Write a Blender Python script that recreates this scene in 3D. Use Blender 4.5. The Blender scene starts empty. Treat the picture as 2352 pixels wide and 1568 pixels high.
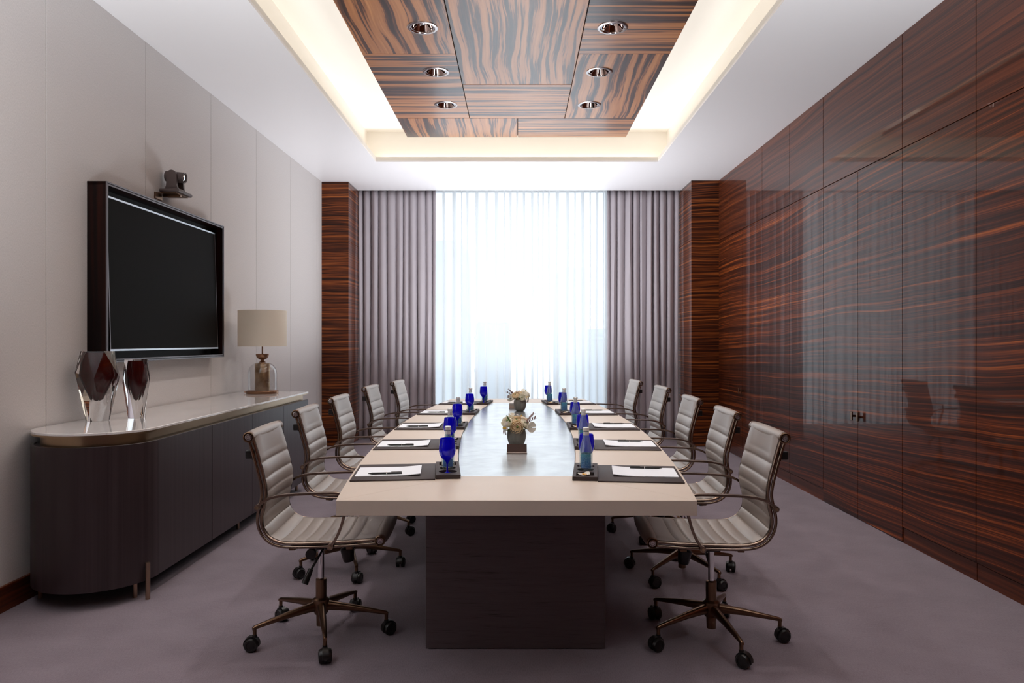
import bpy, bmesh, math, random
from mathutils import Vector, Matrix
random.seed(7)
PI = math.pi
C = bpy.context.scene.collection
SC = bpy.context.scene

# ------------------------------------------------------------------ camera, daylight, exposure
cd = bpy.data.cameras.new('camera'); cam = bpy.data.objects.new('camera', cd); C.objects.link(cam)
cam.location = (0, 0, 1.30); cam.rotation_euler = (PI/2, 0, 0)
cd.sensor_width = 36.0; cd.lens = 25.71; cd.shift_x = -13/2352; cd.clip_start = 0.05; cd.clip_end = 400
SC.camera = cam

W = bpy.data.worlds.new('sky'); SC.world = W; W.use_nodes = True
bg = W.node_tree.nodes['Background']
bg.inputs['Color'].default_value = (0.88, 0.935, 1.0, 1); bg.inputs['Strength'].default_value = 1.8
SC.view_settings.view_transform = 'Standard'; SC.view_settings.look = 'None'
SC.view_settings.exposure = 0.30; SC.view_settings.gamma = 1.0
SC.view_settings.use_curve_mapping = False
SC.cycles.max_bounces = 14; SC.cycles.diffuse_bounces = 6; SC.cycles.glossy_bounces = 5
SC.cycles.transmission_bounces = 12; SC.cycles.transparent_max_bounces = 24
SC.cycles.caustics_reflective = False; SC.cycles.caustics_refractive = True
SC.cycles.sample_clamp_indirect = 6.0

def area(name, loc, rot, sx, sy, power=0, color=(1, 1, 1), portal=False):
    d = bpy.data.lights.new(name, 'AREA'); d.shape = 'RECTANGLE'; d.size = sx; d.size_y = sy
    d.energy = power; d.color = color
    o = bpy.data.objects.new(name, d); o.location = loc; o.rotation_euler = rot; C.objects.link(o)
    if portal: d.cycles.is_portal = True
    return o
area('window_portal', (0.0, 10.16, 1.7), (-PI/2, 0, 0), 4.3, 3.4, portal=True)
# warm light strips hidden on top of the wooden ceiling raft and on the cove ledge
WARM = (1.0, 0.90, 0.76)
RX0, RX1, RY0, RY1 = -1.163, 1.139, 1.13, 7.687          # raft
OX0, OX1, OY0, OY1 = -1.573, 1.556, 0.62, 8.105          # ceiling opening
E = 0.12
P_RAFT, P_COVE = 9.5, 4.0
area('raft_strip_left', (RX0+0.2, (RY0+RY1)/2, 3.512), (PI, -0.6, 0), 0.06, RY1-RY0, P_RAFT, WARM)
area('raft_strip_right', (RX1-0.2, (RY0+RY1)/2, 3.512), (PI, 0.6, 0), 0.06, RY1-RY0, P_RAFT, WARM)
area('raft_strip_far', (0, RY1-0.2, 3.512), (PI-0.6, 0, 0), RX1-RX0, 0.06, P_RAFT*0.4, WARM)
area('cove_strip_left', (OX0-0.06, (OY0+OY1)/2, 3.325), (PI, -0.3, 0), 0.05, OY1-OY0, P_COVE, WARM)
area('cove_strip_right', (OX1+0.06, (OY0+OY1)/2, 3.325), (PI, 0.3, 0), 0.05, OY1-OY0, P_COVE, WARM)
area('cove_strip_far', (0, OY1+0.06, 3.325), (PI-0.3, 0, 0), OX1-OX0, 0.05, P_COVE*0.42, WARM)

# two added fill lamps out of frame, turned up, standing in for room bounce
for nm, bx, tilt in (('added_fill_left', -1.75, 0.0), ('added_fill_right', 1.75, 0.0)):
    L = area(nm, (bx, 1.3, 0.8), (PI-0.30, tilt, 0), 0.9, 1.6, 62, (0.92, 0.97, 1.0)); L.data.spread = math.radians(115)
# added fill lamp hidden behind the table, turned up to brighten the far ceiling
L = area('added_fill_far', (0.0, 8.25, 0.3), (PI, 0, 0), 1.2, 1.3, 82, (0.93, 0.96, 1.0)); L.data.spread = math.radians(150)

# ------------------------------------------------------------------ materials
def mat(name, col=(0.5, 0.5, 0.5), rough=0.5, metal=0.0, coat=0.0, crough=0.03, sheen=0.0, spec=None):
    m = bpy.data.materials.new(name); m.use_nodes = True
    b = m.node_tree.nodes['Principled BSDF']
    b.inputs['Base Color'].default_value = (*col, 1); b.inputs['Roughness'].default_value = rough
    b.inputs['Metallic'].default_value = metal; b.inputs['Coat Weight'].default_value = coat
    b.inputs['Coat Roughness'].default_value = crough; b.inputs['Sheen Weight'].default_value = sheen
    if spec is not None: b.inputs['Specular IOR Level'].default_value = spec
    return m
class NT:
    def __init__(s, m): s.t = m.node_tree; s.b = s.t.nodes['Principled BSDF']
    def n(s, typ, **kw):
        x = s.t.nodes.new(typ)
        for k, v in kw.items():
            if k in x.inputs: x.inputs[k].default_value = v
            else: setattr(x, k, v)
        return x
    def l(s, a, b): s.t.links.new(a, b)
    def math(s, op, a, b=None, c=None):
        x = s.t.nodes.new('ShaderNodeMath'); x.operation = op
        for i, v in enumerate((a, b, c)):
            if v is None: continue
            if isinstance(v, (int, float)): x.inputs[i].default_value = v
            else: s.l(v, x.inputs[i])
        return x.outputs[0]
    def comb(s, a, b, c=0.0):
        x = s.t.nodes.new('ShaderNodeCombineXYZ')
        for i, v in enumerate((a, b, c)):
            if isinstance(v, (int, float)): x.inputs[i].default_value = v
            else: s.l(v, x.inputs[i])
        return x.outputs[0]
    def noise(s, vec, scale=1.0, detail=2.0, rough=0.5):
        x = s.n('ShaderNodeTexNoise'); x.inputs['Scale'].default_value = scale
        x.inputs['Detail'].default_value = detail; x.inputs['Roughness'].default_value = rough
        s.l(vec, x.inputs['Vector']); return x.outputs['Fac']
    def ramp(s, fac, stops):
        x = s.n('ShaderNodeValToRGB'); e = x.color_ramp.elements
        while len(e) < len(stops): e.new(0.5)
        for i, (p, c) in enumerate(stops): e[i].position = p; e[i].color = (*c, 1)
        s.l(fac, x.inputs['Fac']); return x.outputs['Color']
    def bump(s, h, strength=0.1, dist=0.01, coat=False):
        x = s.n('ShaderNodeBump'); x.inputs['Strength'].default_value = strength; x.inputs['Distance'].default_value = dist
        s.l(h, x.inputs['Height']); s.l(x.outputs['Normal'], s.b.inputs['Normal'])
        if coat: s.l(x.outputs['Normal'], s.b.inputs['Coat Normal'])

def wood(name, along, across, stops, band=12.0, fine=70.0, wav=0.10, wf=0.6, rough=0.4, coat=1.0, crough=0.02,
         perobj=False, wobble=0.0, mixf=0.35, stretch=0.22, slope=0.0, spec=0.12, cior=1.19, wig=0.10):
    m = mat(name, rough=rough, coat=coat, crough=crough, spec=spec); t = NT(m); t.b.inputs['Coat IOR'].default_value = cior
    tc = t.n('ShaderNodeTexCoord'); sp = t.n('ShaderNodeSeparateXYZ'); t.l(tc.outputs['Object'], sp.inputs[0])
    a = sp.outputs[along]; b = sp.outputs[across]
    if perobj:
        oi = t.n('ShaderNodeObjectInfo'); r = t.math('MULTIPLY', oi.outputs['Random'], 41.0)
        a = t.math('ADD', a, r); b = t.math('ADD', b, r)
    if slope: b = t.math('ADD', b, t.math('MULTIPLY', a, slope))
    d = t.noise(t.comb(t.math('MULTIPLY', a, wf), t.math('MULTIPLY', b, wf*1.6), 3.1), 1.0, 2.0)
    d2 = t.noise(t.comb(t.math('MULTIPLY', a, 3.2), t.math('MULTIPLY', b, 5.0), 9.0), 1.0, 1.0)
    b2 = t.math('ADD', b, t.math('MULTIPLY', t.math('SUBTRACT', d, 0.5), wav*2))
    b2 = t.math('ADD', b2, t.math('MULTIPLY', t.math('SUBTRACT', d2, 0.5), wav*wig))
    n1 = t.noise(t.comb(t.math('MULTIPLY', a, stretch), t.math('MULTIPLY', b2, band), 0.0), 1.0, 2.5, 0.55)
    n2 = t.noise(t.comb(t.math('MULTIPLY', a, stretch*4), t.math('MULTIPLY', b2, fine), 5.0), 1.0, 3.0, 0.6)
    v = t.math('ADD', t.math('MULTIPLY', n1, 1-mixf), t.math('MULTIPLY', n2, mixf))
    t.l(t.ramp(v, stops), t.b.inputs['Base Color'])
    if wobble:
        h = t.noise(t.comb(t.math('MULTIPLY', a, 5.0), t.math('MULTIPLY', b, 1.2), 2.0), 1.0, 1.0)
        t.bump(h, wobble, 0.004, coat=True)
    return m
EB = [(0.33, (0.014, 0.005, 0.003)), (0.45, (0.038, 0.009, 0.004)), (0.53, (0.095, 0.020, 0.006)), (0.60, (0.25, 0.055, 0.011)), (0.68, (0.50, 0.135, 0.022))]
EBU = [(0.33, (0.030, 0.009, 0.005)), (0.45, (0.060, 0.015, 0.007)), (0.55, (0.12, 0.028, 0.010)), (0.70, (0.23, 0.060, 0.018))]
EC = [(0.36, (0.018, 0.007, 0.005)), (0.46, (0.055, 0.015, 0.007)), (0.54, (0.17, 0.042, 0.011)), (0.64, (0.42, 0.125, 0.028))]
CL = [(0.40, (0.022, 0.010, 0.008)), (0.47, (0.08, 0.030, 0.016)), (0.51, (0.38, 0.145, 0.050)), (0.68, (0.56, 0.245, 0.090))]
M = {}
M['ebony_wall'] = wood('ebony_wall', 'Y', 'Z', EB, band=34, fine=120, wav=0.07, wf=0.5, mixf=0.42, wobble=0.05, slope=0.03)
M['ebony_upper'] = wood('ebony_upper', 'Y', 'Z', EBU, band=28, fine=130, wav=0.07, wf=0.5, wobble=0.05)
M['ebony_plinth'] = wood('ebony_plinth', 'Y', 'Z', EBU, band=18, fine=60, wav=0.05, wf=0.5)
M['ebony_column'] = wood('ebony_column', 'X', 'Z', EC, band=36, fine=120, wav=0.05, wf=1.0, wobble=0.03, stretch=0.5)
M['ebony_column_side'] = M['ebony_column']
M['raft_long'] = wood('raft_long', 'Y', 'X', CL, band=17, fine=60, wav=0.09, wf=0.8, wig=0.03, rough=0.45, coat=1.0, crough=0.20, cior=1.55, perobj=True, mixf=0.28, stretch=0.5, spec=0.35)
M['raft_cross'] = wood('raft_cross', 'X', 'Y', CL, band=17, fine=60, wav=0.02, wf=0.8, wig=0.04, rough=0.45, coat=1.0, crough=0.20, cior=1.55, perobj=True, mixf=0.3, stretch=0.4, spec=0.35)
DK = [(0.3, (0.024, 0.015, 0.016)), (0.7, (0.055, 0.038, 0.041))]
M['wenge_v'] = wood('wenge_v', 'Z', 'Y', DK, band=30, fine=160, wav=0.02, rough=0.34, coat=0.0, spec=0.35)
M['wenge_h'] = wood('wenge_h', 'X', 'Z', [(0.34, (0.050, 0.036, 0.037)), (0.43, (0.100, 0.076, 0.080)), (0.7, (0.125, 0.098, 0.103))], band=60, fine=330, wav=0.05, rough=0.40, coat=0.0, spec=0.45, stretch=3.5, mixf=0.5)
M['tv_wood'] = wood('tv_wood', 'Z', 'X', [(0.45, (0.006, 0.003, 0.003)), (0.75, (0.05, 0.010, 0.005))], band=10, fine=40, wav=0.05, rough=0.3, coat=0.15, crough=0.1)

M['ceiling'] = mat('ceiling_paint', (0.88, 0.86, 0.87), 0.38, spec=0.6)
M['cove'] = mat('cove_paint', (0.84, 0.81, 0.76), 0.9)
M['black'] = mat('matt_black', (0.006, 0.005, 0.005), 0.6)
M['gap'] = mat('dark_joint', (0.01, 0.007, 0.006), 0.9)
m = mat('fabric_panel', (0.62, 0.58, 0.565), 0.95, sheen=0.2); t = NT(m)
tc = t.n('ShaderNodeTexCoord'); sp = t.n('ShaderNodeSeparateXYZ'); t.l(tc.outputs['Object'], sp.inputs[0])
h = t.noise(t.comb(t.math('MULTIPLY', sp.outputs['Y'], 300), t.math('MULTIPLY', sp.outputs['Z'], 120), 0), 1, 2)
t.l(t.ramp(h, [(0.3, (0.55, 0.515, 0.50)), (0.7, (0.65, 0.61, 0.595))]), t.b.inputs['Base Color']); t.bump(h, 0.15, 0.001)
M['fabric'] = m
m = mat('carpet', (0.24, 0.19, 0.215), 1.0, sheen=0.25); t = NT(m)
tc = t.n('ShaderNodeTexCoord'); sp = t.n('ShaderNodeSeparateXYZ'); t.l(tc.outputs['Object'], sp.inputs[0])
h1 = t.noise(t.comb(t.math('MULTIPLY', sp.outputs['X'], 260), t.math('MULTIPLY', sp.outputs['Y'], 60), 0), 1, 2)
h2 = t.noise(t.comb(sp.outputs['X'], sp.outputs['Y'], 0), 5.0, 4)
v = t.math('ADD', t.math('MULTIPLY', h1, 0.55), t.math('MULTIPLY', h2, 0.45))
t.l(t.ramp(v, [(0.3, (0.165, 0.125, 0.152)), (0.7, (0.265, 0.212, 0.250))]), t.b.inputs['Base Color']); t.bump(h1, 0.5, 0.002)
M['carpet'] = m
m = mat('tan_leather_top', (0.66, 0.56, 0.48), 0.40, spec=0.35); t = NT(m)
tc = t.n('ShaderNodeTexCoord'); h = t.noise(tc.outputs['Object'], 3.0, 5)
t.l(t.ramp(h, [(0.3, (0.63, 0.535, 0.455)), (0.7, (0.68, 0.58, 0.495))]), t.b.inputs['Base Color'])
t.bump(t.noise(tc.outputs['Object'], 400.0, 2), 0.06, 0.001)
M['table_leather'] = m
m = mat('brushed_inlay', (0.5, 0.52, 0.52), 0.24, metal=0.85); t = NT(m)
tc = t.n('ShaderNodeTexCoord'); h = t.noise(tc.outputs['Object'], 7.0, 6, 0.65)
t.l(t.ramp(h, [(0.3, (0.44, 0.45, 0.46)), (0.7, (0.66, 0.675, 0.68))]), t.b.inputs['Base Color'])
rr = t.math('ADD', t.math('MULTIPLY', t.noise(tc.outputs['Object'], 25.0, 4), 0.14), 0.16); t.l(rr, t.b.inputs['Roughness'])
t.bump(t.noise(tc.outputs['Object'], 220.0, 3), 0.02, 0.0005)
M['inlay'] = m
m = mat('chair_leather', (0.335, 0.285, 0.255), 0.37, metal=0.22, spec=0.6); t = NT(m)
tc = t.n('ShaderNodeTexCoord'); t.bump(t.noise(tc.outputs['Object'], 350.0, 2), 0.08, 0.001)
M['chair_leather'] = m
M['bronze'] = mat('bronze_metal', (0.32, 0.235, 0.185), 0.26, metal=1.0)
M['bronze_dark'] = mat('dark_bronze_metal', (0.20, 0.12, 0.075), 0.3, metal=1.0)
M['steel'] = mat('satin_steel', (0.55, 0.50, 0.50), 0.25, metal=1.0)
M['chrome'] = mat('chrome', (0.80, 0.80, 0.82), 0.08, metal=1.0)
M['plastic'] = mat('black_plastic', (0.010, 0.009, 0.009), 0.35)
M['brass'] = mat('antique_brass', (0.42, 0.30, 0.19), 0.30, metal=1.0)
M['brass_leg'] = mat('brass_leg', (0.40, 0.28, 0.20), 0.35, metal=1.0)
M['lampbronze'] = mat('lamp_bronze', (0.30, 0.165, 0.10), 0.35, metal=1.0)
m = mat('lamp_cylinder_brass', (0.40, 0.27, 0.15), 0.33, metal=0.9); t = NT(m)
tc = t.n('ShaderNodeTexCoord'); h = t.noise(tc.outputs['Object'], 14.0, 4)
t.l(t.ramp(h, [(0.3, (0.22, 0.13, 0.07)), (0.7, (0.45, 0.31, 0.18))]), t.b.inputs['Base Color']); M['lampcyl'] = m
m = mat('white_marble', (0.75, 0.70, 0.68), 0.08, coat=0.6, crough=0.03); t = NT(m)
tc = t.n('ShaderNodeTexCoord'); sp = t.n('ShaderNodeSeparateXYZ'); t.l(tc.outputs['Object'], sp.inputs[0])
d = t.noise(tc.outputs['Object'], 2.2, 5)
w = t.math('ABSOLUTE', t.math('SUBTRACT', t.noise(t.comb(t.math('ADD', t.math('MULTIPLY', sp.outputs['X'], 2.4), d), t.math('ADD', t.math('MULTIPLY', sp.outputs['Y'], 0.9), d), 0), 1.4, 3), 0.5))
t.l(t.ramp(w, [(0.0, (0.62, 0.59, 0.575)), (0.025, (0.77, 0.74, 0.725)), (0.2, (0.83, 0.80, 0.785))]), t.b.inputs['Base Color']); M['marble'] = m
m = mat('curtain_satin', (0.50, 0.455, 0.49), 0.55, sheen=0.3); t = NT(m)
tr = t.n('ShaderNodeBsdfTranslucent'); tr.inputs['Color'].default_value = (0.33, 0.29, 0.32, 1)
mx = t.n('ShaderNodeMixShader'); mx.inputs[0].default_value = 0.04
t.l(t.b.outputs[0], mx.inputs[1]); t.l(tr.outputs[0], mx.inputs[2]); t.l(mx.outputs[0], t.t.nodes['Material Output'].inputs[0])
M['drape'] = m
m = bpy.data.materials.new('sheer_voile'); m.use_nodes = True; nt = m.node_tree; nt.nodes.clear()
o = nt.nodes.new('ShaderNodeOutputMaterial'); tp = nt.nodes.new('ShaderNodeBsdfTransparent'); tp.inputs[0].default_value = (0.96, 0.97, 0.98, 1)
tl = nt.nodes.new('ShaderNodeBsdfTranslucent'); tl.inputs[0].default_value = (0.86, 0.875, 0.88, 1)
df = nt.nodes.new('ShaderNodeBsdfDiffuse'); df.inputs[0].default_value = (0.88, 0.88, 0.88, 1)
m1 = nt.nodes.new('ShaderNodeMixShader'); m1.inputs[0].default_value = 0.42; m2 = nt.nodes.new('ShaderNodeMixShader'); m2.inputs[0].default_value = 0.62
nt.links.new(tl.outputs[0], m1.inputs[1]); nt.links.new(df.outputs[0], m1.inputs[2])
nt.links.new(tp.outputs[0], m2.inputs[1]); nt.links.new(m1.outputs[0], m2.inputs[2]); nt.links.new(m2.outputs[0], o.inputs[0])
M['sheer'] = m
def thin_glass(name, tint, edge=(1, 1, 1), body=0.0, bodycol=(1, 1, 1), ior=1.5):
    m = bpy.data.materials.new(name); m.use_nodes = True; nt = m.node_tree; nt.nodes.clear()
    o = nt.nodes.new('ShaderNodeOutputMaterial'); tp = nt.nodes.new('ShaderNodeBsdfTransparent'); tp.inputs[0].default_value = (*tint, 1)
    gl = nt.nodes.new('ShaderNodeBsdfGlossy'); gl.inputs['Roughness'].default_value = 0.02; gl.inputs['Color'].default_value = (*edge, 1)
    fr = nt.nodes.new('ShaderNodeFresnel'); gm = nt.nodes.new('ShaderNodeNewGeometry'); mm = nt.nodes.new('ShaderNodeMath'); mm.operation = 'MULTIPLY_ADD'
    nt.links.new(gm.outputs['Backfacing'], mm.inputs[0]); mm.inputs[1].default_value = 1/ior-ior; mm.inputs[2].default_value = ior; nt.links.new(mm.outputs[0], fr.inputs[0])
    src = tp.outputs[0]
    if body:
        tl = nt.nodes.new('ShaderNodeBsdfTranslucent'); tl.inputs[0].default_value = (*bodycol, 1)
        df = nt.nodes.new('ShaderNodeBsdfDiffuse'); df.inputs[0].default_value = (*bodycol, 1)
        a0 = nt.nodes.new('ShaderNodeMixShader'); a0.inputs[0].default_value = 0.5
        nt.links.new(tl.outputs[0], a0.inputs[1]); nt.links.new(df.outputs[0], a0.inputs[2])
        a1 = nt.nodes.new('ShaderNodeMixShader'); a1.inputs[0].default_value = body
        nt.links.new(tp.outputs[0], a1.inputs[1]); nt.links.new(a0.outputs[0], a1.inputs[2]); src = a1.outputs[0]
    mx = nt.nodes.new('ShaderNodeMixShader'); nt.links.new(fr.outputs[0], mx.inputs[0])
    nt.links.new(src, mx.inputs[1]); nt.links.new(gl.outputs[0], mx.inputs[2]); nt.links.new(mx.outputs[0], o.inputs[0])
    return m
M['pane'] = thin_glass('window_pane', (0.96, 0.98, 0.985))
M['dome'] = thin_glass('clear_dome_glass', (0.95, 0.95, 0.95))
M['bottleglass'] = thin_glass('bottle_glass', (0.90, 0.95, 0.96), body=0.05, bodycol=(0.75, 0.88, 0.90), ior=1.5)
M['cobalt'] = thin_glass('cobalt_glass', (0.03, 0.03, 0.75), body=0.55, bodycol=(0.006, 0.004, 0.90))
m = mat('crystal', (1, 1, 1), 0.0); m.node_tree.nodes['Principled BSDF'].inputs['Transmission Weight'].default_value = 1.0
m.node_tree.nodes['Principled BSDF'].inputs['IOR'].default_value = 1.5; M['crystal'] = m
M['redcore'] = mat('dark_red_core', (0.045, 0.0008, 0.0015), 0.08, spec=0.3)
M['screen'] = mat('tv_screen', (0.008, 0.007, 0.006), 0.5, spec=0.03)
M['bezel'] = mat('silver_bezel', (0.55, 0.58, 0.62), 0.3, metal=1.0)
M['gunmetal'] = mat('gunmetal_frame', (0.13, 0.115, 0.12), 0.3, metal=0.9)
M['camgrey'] = mat('camera_grey_brown', (0.075, 0.052, 0.048), 0.45)
M['lens'] = mat('camera_lens', (0.85, 0.9, 0.92), 0.05, metal=1.0)
m = mat('lamp_shade_linen', (0.90, 0.84, 0.74), 0.9); t = NT(m)
tr = t.n('ShaderNodeBsdfTranslucent'); tr.inputs['Color'].default_value = (0.80, 0.72, 0.60, 1)
mx = t.n('ShaderNodeMixShader'); mx.inputs[0].default_value = 0.25
t.l(t.b.outputs[0], mx.inputs[1]); t.l(tr.outputs[0], mx.inputs[2]); t.l(mx.outputs[0], t.t.nodes['Material Output'].inputs[0])
M['shade'] = m
M['mat'] = mat('brown_leather_mat', (0.052, 0.038, 0.038), 0.55, spec=0.22)
M['paper'] = mat('paper', (0.84, 0.87, 0.93), 0.8)
M['print'] = mat('grey_print', (0.45, 0.46, 0.50), 0.8)
M['cap'] = mat('silver_cap', (0.82, 0.81, 0.80), 0.35, metal=0.4)
M['collar'] = mat('neck_label', (0.80, 0.81, 0.84), 0.25, metal=0.4)
m = mat('bottle_label', (0.02, 0.13, 0.33), 0.5); t = NT(m)
tc = t.n('ShaderNodeTexCoord'); sp = t.n('ShaderNodeSeparateXYZ'); t.l(tc.outputs['Object'], sp.inputs[0])
ln = t.math('GREATER_THAN', t.math('FRACT', t.math('MULTIPLY', sp.outputs['Z'], 260)), 0.62)
wd = t.math('GREATER_THAN', t.noise(t.comb(t.math('MULTIPLY', sp.outputs['X'], 500), t.math('MULTIPLY', sp.outputs['Z'], 260), t.math('MULTIPLY', sp.outputs['Y'], 500)), 1, 0), 0.45)
grad = t.ramp(t.math('MULTIPLY', sp.outputs['Z'], 10.5), [(0.15, (0.010, 0.07, 0.27)), (0.6, (0.012, 0.15, 0.34)), (0.95, (0.015, 0.27, 0.36))])
mc = t.n('ShaderNodeMix', data_type='RGBA'); t.l(t.math('MULTIPLY', t.math('MULTIPLY', ln, wd), 0.45), mc.inputs[0])
t.l(grad, mc.inputs[6]); mc.inputs[7].default_value = (0.5, 0.72, 0.8, 1); t.l(mc.outputs[2], t.b.inputs['Base Color']); M['label'] = m
m = mat('grey_stone_pot', (0.20, 0.19, 0.175), 0.45); t = NT(m)
tc = t.n('ShaderNodeTexCoord'); sp = t.n('ShaderNodeSeparateXYZ'); t.l(tc.outputs['Object'], sp.inputs[0])
h = t.noise(t.comb(t.math('MULTIPLY', sp.outputs['X'], 60), t.math('MULTIPLY', sp.outputs['Y'], 60), t.math('MULTIPLY', sp.outputs['Z'], 12)), 1, 3)
t.l(t.ramp(h, [(0.3, (0.165, 0.16, 0.14)), (0.7, (0.24, 0.232, 0.205))]), t.b.inputs['Base Color']); M['pot'] = m
def petal_mat(name, col):
    m = mat(name, col, 0.7); t = NT(m)
    tr = t.n('ShaderNodeBsdfTranslucent'); tr.inputs['Color'].default_value = (*col, 1)
    mx = t.n('ShaderNodeMixShader'); mx.inputs[0].default_value = 0.3
    t.l(t.b.outputs[0], mx.inputs[1]); t.l(tr.outputs[0], mx.inputs[2]); t.l(mx.outputs[0], t.t.nodes['Material Output'].inputs[0])
    return m
M['cream'] = petal_mat('cream_petal', (0.92, 0.79, 0.58)); M['white'] = petal_mat('white_petal', (0.93, 0.90, 0.80))
M['lily'] = petal_mat('pale_lilac_petal', (0.82, 0.77, 0.78))
M['leaf'] = mat('green_leaf', (0.10, 0.19, 0.03), 0.5); M['sprig'] = mat('brown_sprig', (0.20, 0.11, 0.10), 0.6)
M['berry'] = mat('dark_berry', (0.06, 0.015, 0.03), 0.35)
M['yellow'] = mat('stamen', (0.75, 0.45, 0.03), 0.6)
M['porcelain'] = mat('porcelain', (0.78, 0.73, 0.66), 0.2); M['gold'] = mat('amber_sweet', (0.75, 0.42, 0.10), 0.35)
M['mirror'] = mat('polished_metal', (0.62, 0.57, 0.54), 0.22, metal=1.0)
M['building'] = mat('far_concrete', (0.58, 0.64, 0.70), 0.9)
M['alu'] = mat('window_frame_metal', (0.35, 0.37, 0.40), 0.4, metal=0.5)
M['plaster'] = mat('plaster', (0.72, 0.70, 0.69), 0.9)

# ------------------------------------------------------------------ mesh helpers
def obj(name, bm, m, parent=None, smooth=30, loc=None):
    me = bpy.data.meshes.new(name)
    if isinstance(bm, bmesh.types.BMesh):
        bmesh.ops.recalc_face_normals(bm, faces=bm.faces[:]); bm.to_mesh(me); bm.free()
    ms = m if isinstance(m, (list, tuple)) else [m]
    for q in ms: me.materials.append(M[q] if isinstance(q, str) else q)
    if smooth:
        me.polygons.foreach_set('use_smooth', [True]*len(me.polygons)); me.set_sharp_from_angle(angle=math.radians(smooth))
    o = bpy.data.objects.new(name, me); C.objects.link(o)
    if parent: o.parent = parent
    if loc: o.location = loc
    return o
def thing(name, label, cat, loc=(0, 0, 0), rz=0, group=None, kind=None):
    o = bpy.data.objects.new(name, None); C.objects.link(o); o.empty_display_size = 0.1
    o.location = loc; o.rotation_euler = (0, 0, rz)
    tag(o, label, cat, group, kind); return o
def tag(o, label=None, cat=None, group=None, kind=None):
    if label: o['label'] = label
    if cat: o['category'] = cat
    if group: o['group'] = group
    if kind: o['kind'] = kind
    return o
def copy_tree(o, parent=None):
    c = o.copy(); C.objects.link(c); c.parent = parent
    for ch in list(o.children): copy_tree(ch, c)
    return c
def B(): return bmesh.new()
def box(bm, x0, x1, y0, y1, z0, z1, bev=0.0, seg=1, mtx=None):
    r = bmesh.ops.create_cube(bm, size=1.0); vs = r['verts']
    for v in vs: v.co = Vector((x0+(v.co.x+0.5)*(x1-x0), y0+(v.co.y+0.5)*(y1-y0), z0+(v.co.z+0.5)*(z1-z0)))
    if bev:
        es = list({e for v in vs for e in v.link_edges})
        rr = bmesh.ops.bevel(bm, geom=es, offset=bev, segments=seg, affect='EDGES', profile=0.5)
        vs = list({v for f in rr['faces'] for v in f.verts} | {v for v in vs if v.is_valid})
    if mtx is not None:
        for v in vs: v.co = mtx @ v.co
    return vs
def cyl(bm, p0, p1, r0, r1=None, n=20, caps=True):
    r1 = r0 if r1 is None else r1; p0 = Vector(p0); p1 = Vector(p1); d = (p1-p0)
    q = d.to_track_quat('Z', 'Y'); rings = []
    for p, r in ((p0, r0), (p1, r1)):
        rings.append([bm.verts.new(p + q @ Vector((r*math.cos(2*PI*i/n), r*math.sin(2*PI*i/n), 0))) for i in range(n)])
    for i in range(n): bm.faces.new((rings[0][i], rings[0][(i+1) % n], rings[1][(i+1) % n], rings[1][i]))
    if caps: bm.faces.new(rings[0][::-1]); bm.faces.new(rings[1])
def lathe(bm, prof, n=32, mtx=None):
    rings = []
    for r, z in prof:
        if r < 1e-6: vs = [bm.verts.new((0, 0, z))]
        else: vs = [bm.verts.new((r*math.cos(2*PI*i/n), r*math.sin(2*PI*i/n), z)) for i in range(n)]
        if mtx is not None:
            for v in vs: v.co = mtx @ v.co
        rings.append(vs)
    for a, b in zip(rings, rings[1:]):
        for i in range(n):
            if len(a) == 1 and len(b) == 1: continue
            if len(a) == 1: bm.faces.new((a[0], b[i], b[(i+1) % n]))
            elif len(b) == 1: bm.faces.new((a[i], a[(i+1) % n], b[0]))
            else: bm.faces.new((a[i], a[(i+1) % n], b[(i+1) % n], b[i]))
def catmull(pts, k=6):
    out = []; P = [Vector(p) for p in pts]; P = [2*P[0]-P[1]] + P + [2*P[-1]-P[-2]]
    for i in range(1, len(P)-2):
        a, b, c, d = P[i-1:i+3]
        for j in range(k):
            t = j/k
            out.append(0.5*((2*b) + (c-a)*t + (2*a-5*b+4*c-d)*t*t + (3*b-3*c+d-a)*t**3))
    out.append(P[-2]); return out
def sweep(bm, pts, sec, up=Vector((0, 1, 0)), closed=False, scales=None):
    """sec: list of (side, normal) offsets; side along 'up' x tangent frame"""
    n = len(pts); rings = []
    for i, p in enumerate(pts):
        a = pts[(i-1) % n] if closed or i > 0 else p; b = pts[(i+1) % n] if closed or i < n-1 else p
        tg = (b-a).normalized(); nr = up.cross(tg)
        nr = nr.normalized() if nr.length > 1e-5 else Vector((1, 0, 0)); bi = tg.cross(nr).normalized()
        s = scales[i] if scales else 1.0
        rings.append([bm.verts.new(p + nr*u*s + bi*w*s) for u, w in sec])
    m = len(sec)
    for i in range(n if closed else n-1):
        A, Bq = rings[i], rings[(i+1) % n]
        for j in range(m): bm.faces.new((A[j], A[(j+1) % m], Bq[(j+1) % m], Bq[j]))
    if not closed: bm.faces.new(rings[0]); bm.faces.new(rings[-1][::-1])
def circ(r, n=8, r2=None): return [(r*math.cos(2*PI*i/n), (r2 or r)*math.sin(2*PI*i/n)) for i in range(n)]
def inset(poly, d):
    n = len(poly); out = []
    for i in range(n):
        p0 = Vector(poly[i-1]); p1 = Vector(poly[i]); p2 = Vector(poly[(i+1) % n])
        e1 = (p1-p0).normalized(); e2 = (p2-p1).normalized()
        n1 = Vector((-e1.y, e1.x)); n2 = Vector((-e2.y, e2.x)); b = (n1+n2)
        b = b/max(b.length_squared, 1e-6)*2; out.append(p1 + b*d)
    return out
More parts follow.
